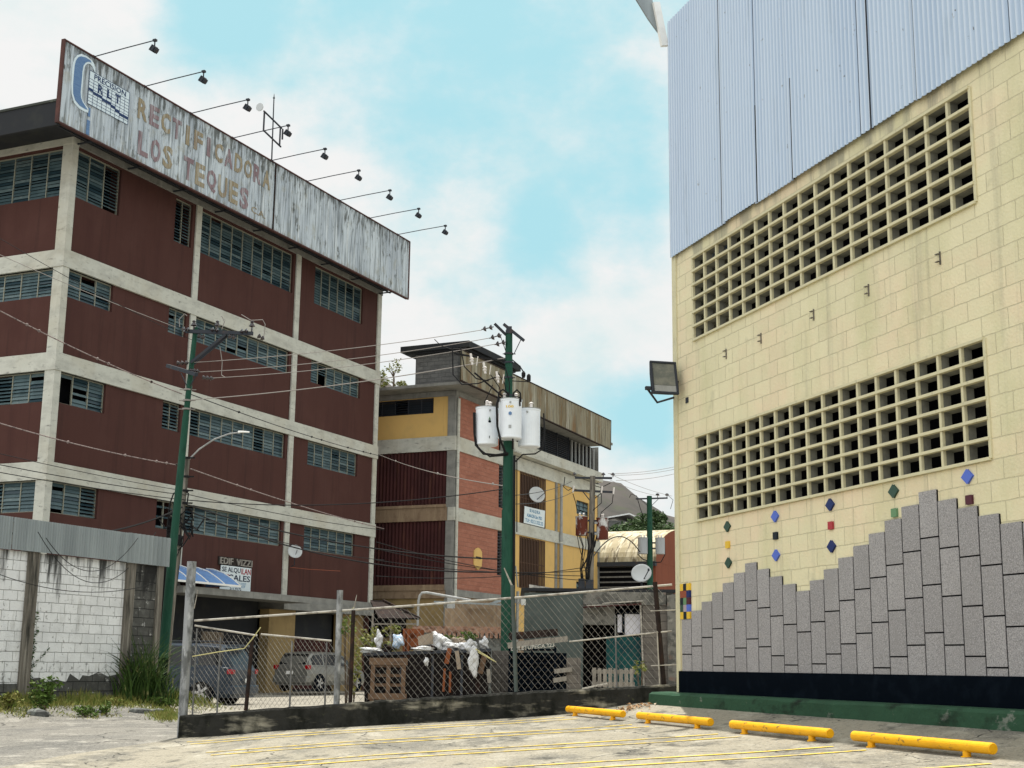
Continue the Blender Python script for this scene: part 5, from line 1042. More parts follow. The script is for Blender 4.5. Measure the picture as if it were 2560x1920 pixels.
for z0, z1 in ((9.05, 11.24), (5.67, 7.9)):
    m_ = MB(); m_.box(4.96, 5.62, .25, .3, z0, z1)
    for k in range(14): zz = z0+(z1-z0)*k/14; m_.box(4.97, 5.6, .10, .2, zz, zz+.05)
    m_.build('vent_slit', M['steel_dk'], R_)
for a, b, c_, e_ in ((0, .33, 0, .42), (5.66, 6.1, 0, .4), (12.35, 12.6, -.02, .4), (18.9, 19.15, 0, .4)):
    m_ = MB(); m_.box(a, b, c_, e_, 0, 13.9 if a < 1 else 11.95); m_.build('column', M['conc_dk'], R_)
for z0, z1, mt in ((13.84, 14.09, 'conc_dk'), (11.22, 11.9, 'conc_dk'), (7.9, 8.52, 'conc_dk'), (4.4, 4.72, 'conc_dk')):
    m_ = MB(); m_.box(-.04, 5.75 if z0 > 13 else 19.2, -.04, .3, z0, z1)
    if z0 > 9: m_.box(-.04, .3, .3, 9, z0, z1)
    m_.build('beam', M['conc'] if z0 < 12 and z0 > 5 else M[mt], R_)
for z0, z1 in ((7.9, 8.53), (4.3, 4.66)):
    m_ = MB(); m_.box(-.05, .3, .35, 9, z0, z1); m_.build('stained_beam', M['brownband'], R_)
for z0, z1 in ((8.66, 11.3), (4.92, 7.9)):
    m_ = MB(left); m_.corr(.45, 9, z0, z1, .05, .19, .035); m_.build('metal_siding', M['redsht'], R_)
m_ = MB(); m_.box(-.10, .3, .4, 9, 8.53, 8.66); m_.box(-.10, .3, .4, 9, 4.66, 4.92); m_.build('sill_ledge', M['brownband'], R_)
m_ = MB(); m_.tube([(.14, -.10, 4.2), (.14, -.10, 13.7)], .07, 8); m_.build('downpipe', M['conc'], R_)
m_ = MB(); m_.tube([(12.85, -.14, 8.0), (12.85, -.14, 11.2)], .09, 8); m_.tube([(12.85, -.14, 3), (12.85, -.14, 7.9)], .11, 8); m_.build('downpipe', M['galv'], R_)
# grilles
for (a, b, z0, z1) in hR[:2]:
    m_ = MB()
    for k in range(17): xx = a+(b-a)*k/16; m_.box(xx-.022, xx+.022, .0, .04, z0, z1)
    for zz in (z0+.03, (z0+z1)/2, z1-.03): m_.box(a, b, .04, .06, zz-.02, zz+.02)
    fo = m_.build('window_grille', M['grille'], R_); m_ = MB(); m_.box(a-.05, b+.05, .38, .42, z0-.05, z1+.05); m_.build('dark_back', M['dark'], fo)
for (a, b, z0, z1) in hR[2:]:
    f, bk = window(R_, front, a, b, z0, z1, 3, .25, (), (), 'glass', .15, 'steel_dk')
# projecting ledge, dark louvred strip, fascia
m_ = MB(); m_.box(5.7, 18.4, -.5, .3, 11.95, 12.5); m_.build('projecting_ledge', M['conc'], R_)
m_ = MB(); m_.box(5.7, 19.1, .5, .6, 12.4, 14.2); m_.quad((5.7, -.3, 12.52), (18.3, -.3, 12.52), (18.3, .5, 12.52), (5.7, .5, 12.52)); m_.build('dark_strip', M['dark'], R_)
m_ = MB()
for k in range(15): zz = 12.6+k*.11; m_.box(5.8, 14.8, .2, .3, zz, zz+.045)
for k in range(6): xx = 5.9+k*1.75; m_.box(xx, xx+.06, .15, .32, 12.5, 14.2)
m_.build('louvre_strip', M['steel_dk'], R_)
m_ = MB()
for k in range(7): xx = 15.0+k*.58; m_.box(xx, xx+.16, .12, .2, 12.5, 14.0)
m_.build('shutter_blade', M['galv'], R_)
m_ = MB(); m_.box(-1.2, 18.2, -1.2, 9.3, 14.1, 14.24); m_.build('roof', M['conc_dk'], R_)
m_ = MB(); m_.corr(-1.92, 17.85, 14.12, 15.54, -1.21, .28, .008, 6, z0b=13.82, z1b=15.50); m_.corr(-1.92, 17.85, 14.12, 15.54, -1.15, .28, .008, 6, z0b=13.82, z1b=15.50); m_.build('roof_fascia', M['fascia'], R_)
m_ = MB(); m_.bar((-1.95, -1.18, 15.56), (17.9, -1.18, 15.52), .1, .06); m_.bar((-1.9, -1.18, 14.1), (17.85, -1.18, 13.8), .1, .06); m_.bar((17.88, -1.18, 15.5), (17.83, -1.18, 13.8), .08); m_.build('fascia_edge', M['rust'], R_)
m_ = MB(); m_.box(0, 5.2, -.05, 2.23, 14.25, 16.1); m_.build('rooftop_room', M['greyblk'], R_)
m_ = MB(); m_.box(-.35, 5.7, -.8, 2.9, 16.08, 16.38); m_.box(-.2, 5.5, -.6, 2.7, 15.98, 16.08); m_.build('rooftop_slab', M['soffit'], R_)
m_ = MB(); m_.prism([(2.22, 6.08+.0), (2.25, 5.98), (2.45, 5.85), (2.68, 5.78), (2.9, 5.85), (3.08, 5.98), (3.12, 6.35), (3.08, 6.65), (2.9, 6.78), (2.66, 6.84), (2.45, 6.78), (2.25, 6.65)], -.02, .03); m_.build('oval_plaque', M['ochre'], R_)
m_ = MB(); m_.box(2.4, 2.95, -.035, -.02, 6.30, 6.40); m_.build('plaque_bar', M['black'], R_)
# ground floor
m_ = MB(); m_.box(.06, .3, .4, 9, 0, 4.3); m_.build('ground_floor_wall', M['ochre2'], R_)
m_ = MB(); m_.box(.3, 19.1, .06, .3, 0, 4.4); m_.build('ground_floor_wall', M['brownband'], R_)
m_ = MB(); m_.box(-.02, .06, 2.4, 8.5, 2.5, 3.8); m_.build('dark_opening', M['dark'], R_)
m_ = MB(); m_.box(-.9, .05, 2.0, 9, 3.88, 3.95); m_.build('tin_canopy', M['tin'], R_)
# its banner and dish
t = thing('rental_banner', 'white banner with blue SE ALQUILA writing hung on the upper window grille', 'banner', (PR.o[0], PR.o[1], 0), AB)
m_ = MB(); m_.add([(8.07, -.05, 9.44), (7.99, -.05, 8.56), (10.69, -.05, 8.56), (10.77, -.05, 9.48), (8.07, -.03, 9.44), (7.99, -.03, 8.56), (10.69, -.03, 8.56), (10.77, -.03, 9.48)], [(0, 1, 2, 3), (7, 6, 5, 4), (0, 3, 7, 4), (1, 5, 6, 2), (0, 4, 5, 1), (3, 2, 6, 7)]); m_.build('cloth', M['banner'], t)
m_ = MB(); m_.text('SE ALQUILA', 8.7, 10.1, 9.18, 9.38, -.052, .004, .02); m_.text('ALMACEN 2do. PISO', 8.35, 10.35, 8.92, 9.10, -.052, .004, .02); m_.text('TLF: 0212 322.22', 8.15, 10.5, 8.64, 8.83, -.052, .004, .02); m_.build('writing', M['txt_b'], t)
t = thing('satellite_dish', 'grey satellite dish fixed on the window grille above the white banner', 'satellite dish', (PR.o[0], PR.o[1], 0), AB)
dish(t, (8.87, -.35, 10.1), .46, (-.62, -.75, .2), .1); m_ = MB(); m_.tube([(8.87, -.05, 9.9), (8.87, -.35, 10.05)], .03, 6); m_.tube([(8.8, -.35, 9.8), (8.95, -.8, 10.2)], .02, 6); m_.build('arm', M['steel_dk'], t)
# bent galvanised pipe and grey post in front
t = thing('bent_pipe', 'galvanised pipe bent over like a hoop before the ochre building', 'pipe', (0, 50, 0))
m_ = MB(); m_.tube([(-3.29, 0, .3), (-3.28, 0, 3.5), (-3.24, 0, 3.7), (-3.16, 0, 3.8), (-3.0, 0, 3.82), (-1.4, 0, 3.56)], .045, 8); m_.build('pipe', M['galv'], t)
m_ = MB(); m_.box(-2.32, -2.04, 51.8, 52.1, .2, 3.75); tag(m_.build('yard_post', M['galv']), 'square mottled grey post behind the bent pipe', 'post')

# ================================================================ vaulted warehouse behind
PK = Plane(1640, 1403, 80, YB)
t = thing('vaulted_warehouse', 'warehouse with a streaked curved sheet roof and brick red gable', 'building', (PK.o[0], PK.o[1], 0), AB)
arc = [(6-6*cos(a), 7.3+2.35*sin(a)) for a in np.linspace(0, pi, 25)]
m_ = MB()
for (xa, za), (xb, zb) in zip(arc, arc[1:]):
    for k in range(12): m_.quad((xa, k*2, za), (xb, k*2, zb), (xb, k*2+2, zb), (xa, k*2+2, za))
m_.build('roof', M['roof'], t, smooth=True)
m_ = MB(); m_.prism([(x, z-.03) for x, z in arc], .02, .1); m_.box(0, 12, .03, .2, 4.6, 7.27); m_.build('gable', M['gable'], t)
m_ = MB(); m_.box(.05, 11.95, .22, 24, .4, 7.25); m_.box(0, 12, -.02, .03, 0, 5.6); m_.build('wall', M['greyblk'], t)
m_ = MB(); m_.box(-.35, .0, -.05, 24, 7.05, 7.3)
m_.build('eave_beam', M['steel_dk'], t)
m_ = MB(); m_.box(-.03, .05, .3, 23, 4.8, 7.0); m_.build('dark_opening', M['dark'], t)
m_ = MB()
for k in range(7): zz = 4.9+k*.3; m_.box(-.1, -.04, .3, 23, zz, zz+.09)
m_.build('louvre_board', M['greyblk'], t)
m_ = MB()
for k in range(3):
    for j in range(4): m_.box(.8+k*2.0, 2.2+k*2, -.05, -.025, 4.75+j*.2, 4.84+j*.2)
m_.build('vent_block', M['dark'], t)
m_ = MB(); th = [pi*.22, pi*.36]
m_.quad(*[(6-6.02*cos(a), y_, 7.3+2.37*sin(a)) for a, y_ in ((th[0], 3.9), (th[1], 4.3), (th[1], 5.4), (th[0], 5.0))]); m_.build('skylight_patch', M['hill'], t)
# trees and white house on the slope
for i, (px, py, Yd, hh, cr, lb) in enumerate([(1525, 1300, 140, 5.2, 3.1, 'dark green tree left of the slope trees behind the vaulted roof'), (1575, 1305, 138, 4.6, 3.0, 'second tree from the left behind the vaulted roof'), (1628, 1268, 142, 7.2, 3.3, 'tallest dark tree behind the farthest green pole'), (1672, 1285, 139, 6.0, 3.2, 'rightmost dark tree against the cream hall corner'), (1603, 1290, 150, 6.0, 3.4, 'tree half hidden behind the farthest green pole'), (1700, 1290, 146, 7, 3.6, 'tree mostly hidden by the cream hall corner')]):
    c_ = at(px, py, Yd); tree('broadleaf_tree', lb, (c_[0], c_[1], c_[2]-hh*.86-1.3), hh, cr*.85, 50+i, n=1700, size=.22, group='trees on the slope behind the vaulted roof')
m_ = MB()
vs = []
for j, y_ in enumerate((118, 135, 160, 190)):
    for i in range(31): x = -10+i*2.0; vs.append((x, y_, (0, 10.5, 14, 9)[j]+.5*sin(x*.8)))
m_.add(vs, [(j*31+i, j*31+i+1, (j+1)*31+i+1, (j+1)*31+i) for j in range(3) for i in range(30)]); struct(m_.build('slope', M['hill'], smooth=True))
c_ = at(1548, 1300, 180); t = thing('hillside_house', 'low house with a white gabled roof on the slope above the trees', 'house', (c_[0], c_[1], c_[2]-2.2), .25)
m_ = MB(); m_.box(-3.4, 4.2, 0, 5, -1, 2.1); m_.build('wall', M['greyblk'], t)
m_ = MB(); m_.prism([(-4.2, 2.0), (1.2, 3.1), (4.9, 1.7), (4.9, 1.55), (1.2, 2.92), (-4.2, 1.85)], -.6, 5.5); m_.build('roof', M['whroof'], t)
for i, (px, py, hh, cr) in enumerate([(985, 905, 7.2, 2.6), (962, 950, 3.6, 2.0), (1005, 955, 3.4, 1.8), (952, 930, 3.2, 1.6)]):
    c_ = at(px, py, 290); tree('thin_tree', ['tallest thin airy tree on the skyline between the two buildings', 'small skyline shrub tree beside the maroon building edge', 'small skyline tree nearest the rooftop room', 'pale skyline tree touching the maroon building edge'][i], (c_[0], c_[1], c_[2]-hh*.9), hh, cr, 70+i, leaf='leaf_y', n=150 if i == 0 else 170, size=.30, group='thin trees on the hill skyline', lob=3)

# ================================================================ yard behind the fence
def atg(px, py, Yd):
    p = at(px, py, Yd); return float(p[0]), float(p[1]), float(p[2])
# dumpster
g = grd(-2, 31.6)
t = thing('dumpster', 'large black metal dumpster heaped with rubbish behind the fence', 'dumpster', (-1.79, 31.9, g))
m_ = MB()
m_.add([(-1.40, -.6, 0), (1.3, -.6, 0), (1.3, .7, 0), (-1.40, .7, 0), (-1.44, -.7, 1.47-g), (1.38, -.7, 1.60-g), (1.38, .7, 1.60-g), (-1.44, .7, 1.47-g)], [(0, 1, 5, 4), (1, 2, 6, 5), (2, 3, 7, 6), (3, 0, 4, 7), (0, 3, 2, 1)])
m_.add([(-1.38, -.6, .2), (1.3, -.6, .2), (1.3, .6, .2), (-1.38, .6, .2), (-1.38, -.62, 1.38-g), (1.3, -.62, 1.48-g), (1.3, .62, 1.48-g), (-1.38, .62, 1.38-g)], [(4, 5, 6, 7)]); m_.build('bin', M['bin'], t)
m_ = MB(); m_.bar((-1.46, -.72, 1.47-g), (1.4, -.72, 1.60-g), .06, .07)
for x in (-1.2, -.6, .1, .75): m_.bar((x, -.70, .2), (x, -.73, 1.45-g+.04*x), .05, .05)
m_.build('rib', M['steel_dk'], t)
def crumple(name, c_, r, mat, label, cat, seed, sub=4, noise=.35, rz=0):
    b = bmesh.new(); bmesh.ops.create_icosphere(b, subdivisions=sub, radius=1); rnd = random.Random(seed); ph = [rnd.uniform(0, 6) for _ in range(9)]
    for v_ in b.verts:
        p = v_.co; k = 1+noise*(sin(p.x*3.1+ph[0])*sin(p.y*2.7+ph[1])+.6*sin(p.z*5+ph[2]+p.x*3)+.35*sin(p.x*9+ph[3])*sin(p.z*8+ph[4])+.3*sin(p.y*11+ph[5]+p.z*7))
        v_.co = Vector((p.x*k*r[0], p.y*k*r[1], p.z*k*r[2]))
    me = bpy.data.meshes.new(name); b.to_mesh(me); b.free(); me.materials.append(M[mat]); me.polygons.foreach_set('use_smooth', [True]*len(me.polygons)); o = bpy.data.objects.new(name, me); col.objects.link(o); o.location = c_; o.rotation_euler = (0, 0, rz)
    return tag(o, label, cat)
crumple('plastic_sack', atg(1098, 1608, 31.5), (.19, .2, .20), 'sack', 'big bulging white sack on the dumpster beside the cardboard box', 'sack', 1)
crumple('plastic_sack', atg(1130, 1618, 31.4), (.22, .16, .10), 'sack', 'flat white sack on the dumpster right of the bulging one', 'sack', 2)
crumple('plastic_sack', atg(1172, 1618, 31.3), (.17, .16, .13), 'sack', 'crumpled white sack at the right end of the dumpster', 'sack', 3)
crumple('plastic_sack', atg(1210, 1610, 31.5), (.10, .1, .12), 'sack', 'small white bag at the far right of the heap', 'sack', 4)
crumple('plastic_sack', atg(1183, 1652, 31.05), (.12, .07, .30), 'sack', 'long white sack hanging down over the dumpster side', 'sack', 5, noise=.2)
crumple('plastic_sheet', atg(1058, 1622, 31.2), (.30, .15, .045), 'sack', 'thin white sheet draped on the dumpster rim', 'plastic', 6, noise=.25)
crumple('plastic_sack', atg(947, 1602, 31.6), (.09, .09, .17), 'sack', 'slim white bag among the vines at the left end', 'sack', 7)
crumple('plastic_sack', atg(996, 1602, 31.5), (.10, .09, .15), 'sack_b', 'blue and white bag left of the orange crate', 'sack', 8)
crumple('plastic_sheet', atg(930, 1626, 31.4), (.26, .12, .06), 'sack', 'pale scrap of plastic at the left rim of the dumpster', 'plastic', 9, noise=.3)
crumple('plastic_sack', atg(1066, 1655, 31.0), (.045, .04, .08), 'sack', 'small white bag caught on the dumpster side', 'sack', 10)
x_, y_, z_ = atg(1006, 1630, 31.5)
t = thing('wooden_crate', 'rusty orange open wooden crate standing upright on the rubbish heap', 'crate', (x_, y_, z_), -.3)
m_ = MB()
for a in (0, .10, .33): m_.box(a, a+.06, 0, .03, 0, .52-.1*a)
m_.box(0, .39, .03, .06, .42, .52); m_.box(.1, .39, .03, .06, .12, .3); m_.box(0, .04, .03, .3, 0, .5); m_.box(.35, .39, .06, .3, .05, .5); m_.box(0, .39, .28, .31, .05, .5); m_.build('slatted_side', M['wood_o'], t)
x_, y_, z_ = atg(1046, 1614, 31.3); m_ = MB(); m_.add([(0, 0, 0), (.33, 0, .04), (.33, .3, .04), (0, .3, 0), (-.02, 0, .2), (.31, 0, .30), (.31, .3, .30), (-.02, .3, .2)], [(0, 1, 5, 4), (1, 2, 6, 5), (2, 3, 7, 6), (3, 0, 4, 7), (4, 5, 6, 7), (0, 3, 2, 1)])
o = m_.build('cardboard_box', M['card']); o.location = (x_, y_, z_); tag(o, 'open brown cardboard box lying beside the orange crate on the heap', 'box')
crumple('rubbish_bag', atg(1078, 1624, 31.3), (.12, .12, .09), 'bin', 'small black rubbish bag under the cardboard box', 'bag', 21)
crumple('rubbish_bag', atg(1145, 1605, 31.8), (.16, .12, .10), 'card', 'brown paper bag behind the flat white sack', 'bag', 22)
crumple('rubbish_bag', atg(970, 1622, 31.5), (.13, .10, .08), 'bin', 'black rubbish bag low between the vines', 'bag', 23)
for i, (px, py, w_, h_, tl_, m__) in enumerate([(1120, 1640, .10, .34, .1, 'wood_o'), (1145, 1650, .09, .40, -.08, 'card'), (1206, 1660, .12, .42, .12, 'wood'), (1222, 1690, .08, .30, -.05, 'wood_g'), (1110, 1700, .05, .5, .02, 'wood_o'), (1125, 1705, .05, .45, .0, 'wood_o')]):
    p = atg(px, py, 31.12); m_ = MB(); m_.bar((-tl_*h_, 0, -h_/2), (tl_*h_, .02, h_/2), w_, .03, (0, 1, 0)); o = m_.build('scrap_board', M[m__]); o.location = p
    tag(o, ['rusty orange board against the dumpster left of the hanging sack', 'brown card strip against the dumpster left of the hanging sack', 'brown board right of the long hanging sack', 'short grey board at the lower right of the dumpster', 'left one of two thin orange slats low on the dumpster front', 'right one of two thin orange slats low on the dumpster front'][i], 'board')
# pallets
def pallet(name, label, px, py, Yd, w_, h_, rz, tilt, mat, vertical=False, group=None):
    p = atg(px, py, Yd); t = thing(name, label, 'pallet', p, rz, group); t.rotation_euler = (tilt, 0, rz)
    def bd(nm, *bx): m_ = MB(); m_.box(*bx); m_.build(nm, M[mat], t)
    if vertical:
        for k in range(8): a = w_*k/8+.01; bd('deck_board', a, a+w_/8*.66, -.02, 0, 0, h_-.01*(k % 3))
        bd('bearer', 0, w_, 0, .09, .02, .12); bd('bearer', 0, w_, 0, .09, h_-.12, h_-.04)
    else:
        for zz, hh in ((h_-.15, .15), (h_*.20, .13)): bd('deck_board', -.02, w_+.02, -.025, 0, zz, zz+hh)
        for a in (.02, w_*.45, w_-.11): bd('bearer', a, a+.09, 0, .09, 0, h_-.02)
        for k in range(5): zz = .10+h_*k/5.4; bd('back_board', .02, w_-.02, .09, .11, zz, zz+.065)
    return t
pg_ = 'pallets behind the fence'
pallet('pallet', 'brown wooden pallet leaning on the dumpster', 921, 1775, 30.6, .80, 1.12, .05, -.12, 'wood', group=pg_)
pallet('pallet', 'grey pallet standing with upright boards near the teal door', 1480, 1718, 31.0, .95, .42, .04, -.05, 'wood_g', True, pg_)
m_ = MB(); m_.bar(atg(1455, 1722, 30), atg(1518, 1709, 30), .14, .03); tag(m_.build('white_plank', M['rail']), 'pale plank lying in front of the grey pallet', 'plank')
for i, (a, b) in enumerate([((1189, 1622), (1235, 1652)), ((1195, 1630), (1240, 1655))]):
    m_ = MB(); m_.bar(atg(*a, 31.0), atg(*b, 30.8), .02, .02); tag(m_.build('wooden_lath', M['stem']), ['upper', 'lower'][i]+' of two thin pale laths poking from the right end of the heap', 'lath')
# stacked rack of dark goods with lettered boards
x_, y_, z_ = atg(1270, 1740, 31.2); g = z_-.3
t = thing('scrap_rack', 'dark rack of stacked beams and lettered boards behind the leaning fence post', 'rack', (x_, y_, g))
H0 = 1.9-g
m_ = MB()
for k in range(8): m_.box(.0, 1.0+.05*(k % 2), 0, .8, .25+k*.15, .29+k*.15)
for x in (0.0, .5, 1.02): m_.box(x, x+.05, -.02, .03, 0, H0-.2)
m_.box(.02, 1.3, .1, .7, 0, 1.25); m_.build('shelf', M['black'], t)
m_ = MB(); m_.bar((-.02, 0, H0-.20), (.95, 0, H0-.07), .1, .13); m_.bar((.95, .05, H0-.08), (1.32, .05, H0-.03), .1, .12); m_.bar((1.02, .02, H0-.75), (1.42, .02, H0-.70), .1, .1); m_.bar((1.0, .02, H0-.95), (1.3, .02, H0-.9), .1, .1); m_.bar((1.0, .0, .1), (1.5, .0, .13), .1, .12); m_.build('beam', M['wood_g'], t)
m_ = MB(); m_.bar((.0, .1, H0-.0), (1.1, .1, H0+.11), .1, .16); m_.build('top_beam', M['rust'], t)
m_ = MB(); m_.xf = lambda x, y, z_: (x, y, z_+.115*x); m_.text('CULETUPEGA.223', .05, 1.02, H0-.33, H0-.24, -.065, .004, .02); m_.xf = None; m_.text('SIMSMOLO', 1.04, 1.50, .35, .43, -.07, .004, .02); m_.build('board_writing', M['txt_w'], t)
m_ = MB(); m_.box(1.30, 1.62, .05, .3, .1, 1.15); m_.build('grey_bale', M['blkpier'], t)
# stone wall with clay coping, grey post
p = atg(1065, 1740, 34.5)
t = thing('stone_wall', 'low grey stone wall with a clay coping behind the rubbish heap', 'wall', (-2.35, 34.4, .2))
m_ = MB(); m_.box(0, 2.35, 0, .3, 0, 1.84); m_.build('wall', M['stone'], t)
m_ = MB(); m_.box(-.03, 2.4, -.06, .36, 1.84, 2.0)
for k in range(16): m_.box(.5+k*.115, .58+k*.115, -.08, -.02, 1.72, 1.84)
m_.build('coping', M['coping'], t)
x_, y_, z_ = atg(1252, 1750, 32.2); m_ = MB(); m_.box(-.22, .18, 0, .25, 0, 1.1+0); o = m_.build('concrete_pier', M['blkpier']); o.location = (x_, y_, .5); tag(o, 'rough grey pier between the dumpster and the scrap rack', 'pier')
# vines and weeds in the yard
def vine(px, py, Yd, r, n, mat, label, seed, size=.045):
    c_ = atg(px, py, Yd); rnd = random.Random(seed); t = thing('yard_vine', label, 'plant', (c_[0], c_[1], .3), 0, 'vines and weeds in the yard')
    m_ = MB(); s_ = MB()
    for k in range(9):
        a = rnd.uniform(0, 6.3); q = (cos(a)*r[0]*.8, sin(a)*.15, c_[2]-.3+rnd.uniform(-.7, .9)*r[1]); s_.tube([(0, 0, 0), (q[0]*.4, q[1], q[2]*.6), q], .008, 4, r1=.004); leafcloud(m_, q, (r[0]*.4, .15, r[1]*.4), n//9, size, rnd)
    s_.build('stem', M['bark'], t); m_.build('leaves', M[mat], t)
vine(918, 1612, 32.2, (.30, .42), 420, 'leaf_y', 'yellow green vine hanging at the left end of the heap', 1)
vine(965, 1600, 32.4, (.30, .30), 320, 'leaf_y', 'tangled vine between the white bags', 2)
vine(888, 1640, 31.0, (.12, .9), 380, 'leaf_y', 'brownish vine climbing beside the rusty fence post', 3)
vine(1140, 1590, 32.6, (.42, .10), 300, 'leaf', 'green weeds growing along the stone wall above the sacks', 4)
vine(872, 1570, 20.75, (.09, .14), 90, 'leaf', 'small bright green sprig on the fence beside the grey post', 5, .03)
vine(1600, 1672, 33.5, (.14, .18), 120, 'leaf_y', 'yellow green shoot at the foot of the teal door', 6)
# lean-to at left of heap
t = thing('lean_to_roof', 'sagging rusty sheet lean-to roof behind the vines', 'shelter', (0, 0, 0))
m_ = MB(); a = atg(958, 1500, 47); b = atg(1050, 1545, 44); c_ = atg(925, 1500, 48)
m_.add([c_, a, b, (b[0]-1.3, b[1], b[2]-.02)], [(0, 1, 2, 3)]); m_.add([(c_[0], c_[1], c_[2]-.05), (a[0], a[1], a[2]-.05), (b[0], b[1], b[2]-.05), (b[0]-1.3, b[1], b[2]-.07)], [(3, 2, 1, 0)]); m_.bar(a, b, .05); m_.build('roof_sheet', M['rust'], t)
m_ = MB()
for px in (932, 978): q = atg(px, 1540, 46); m_.bar((q[0], q[1], .2), (q[0], q[1], q[2]+.1), .06)
q = atg(932, 1560, 46); r_ = atg(1040, 1560, 46); m_.bar(q, r_, .05); m_.build('leg', M['wood_g'], t)

# grey plastered shed with doorway
g = .8
t = thing('plaster_shed', 'dilapidated grey shed of plaster and bare block with a teal door', 'shed', (0, 35, 0))
m_ = MB(); m_.box(.38, 1.86, 0, .3, .3, 3.07); m_.build('plaster_wall', M['plaster'], t)
m_ = MB(); m_.box(1.86, 3.95, -.05, .3, 2.80, 3.12); m_.box(1.86, 2.66, 0, .3, 2.3, 2.80); m_.add([(.5, .0, 3.07), (1.86, .0, 3.07), (1.86, .3, 3.12), (.5, .3, 3.30)], [(0, 1, 2, 3)]); m_.build('rubble_lintel', M['rubble'], t)
m_ = MB(); m_.box(3.36, 3.97, -.02, .3, .3, 2.80); m_.build('block_pier', M['blkpier'], t)
m_ = MB(); m_.box(3.97, 4.3, -.15, .2, .3, 3.05); m_.build('corner_pier', M['rubble'], t)
m_ = MB(); m_.box(1.86, 3.36, .8, .85, .3, 2.9); m_.box(1.80, 1.86, .3, .85, .3, 3); m_.box(3.36, 3.4, .3, .85, .3, 2.9); m_.build('dark_room', M['dark'], t)
m_ = MB(); m_.box(2.45, 3.33, .10, .14, .5, 2.02); fo = m_.build('door', M['teal'], t)
m_ = MB(); m_.box(2.92, 3.31, .12, .15, 2.06, 2.58); m_.box(2.74, 2.85, .12, .15, 2.12, 2.56); m_.build('window_pane', M['pane'], t)
m_ = MB(); m_.box(2.70, 3.34, .08, .12, 2.58, 2.64); m_.box(2.86, 2.91, .08, .12, 2.02, 2.75); m_.box(2.68, 3.34, .08, .12, 2.02, 2.06); m_.build('window_frame', M['black'], t)
m_ = MB(); m_.bar((3.30, -.03, 2.95), (3.38, -.03, .6), .04, .03); m_.build('door_jamb', M['rail'], t)
m_ = MB(); m_.bar((1.95, -.25, 2.76), (3.0, -.1, 2.80), .22, .03); m_.bar((2.35, -.2, 2.82), (3.34, -.05, 2.90), .25, .03); m_.build('loose_sheet', M['rail'], t)
m_ = MB(); m_.bar((1.86, -.2, 2.72), (3.3, -.1, 2.82), .3, .03); m_.build('awning_board', M['redsht'], t)
m_ = MB(); m_.box(.3, 4.2, .0, 3, 3.12, 3.20); m_.build('roof', M['soffit'], t)
# satellite dish on shed
t = thing('satellite_dish', 'large grey offset satellite dish on the shed roof beside the cream hall', 'satellite dish', (3.44, 36, 3.15))
dish(t, (0, 0, .50), .265, (-.22, -.95, .32), .07); m_ = MB(); m_.tube([(.02, -.02, .3), (.14, -.30, .55)], .014, 6); m_.rings((.15, -.32, .58), [(.02, -.03), (.03, 0), (.02, .04)], 8); m_.tube([(0, .05, 0), (0, .05, .45)], .025, 6); m_.build('feed_arm', M['steel_dk'], t)
# white scrap on shelter left of pole
m_ = MB(); m_.add([atg(1222, 1508, 40), atg(1259, 1494, 40), atg(1259, 1503, 40), atg(1228, 1511, 40)], [(0, 1, 2, 3)]); a = atg(1100, 1505, 42); b = atg(1262, 1512, 40); m_.bar(a, b, .5, .05); 
tag(m_.build('roof_sheet', M['tin']), 'crumpled tin sheet roof edge left of the centre pole', 'tin sheet')
x_, y_, z_ = atg(1175, 1560, 41); m_ = MB(); m_.box(-.75, .75, 0, .2, 0, z_+.45); o = m_.build('yard_wall', M['brownband']); o.location = (x_, y_, 0); tag(o, 'stained brown wall under the crumpled tin sheet', 'wall')
x_, y_, z_ = atg(1308, 1500, 33.4); m_ = MB(); m_.box(-.05, .06, 0, .1, -.12, .02); o = m_.build('junction_box', M['whitep']); o.location = (x_, y_, z_); tag(o, 'small cream box beside the centre pole behind the fence rail', 'box')

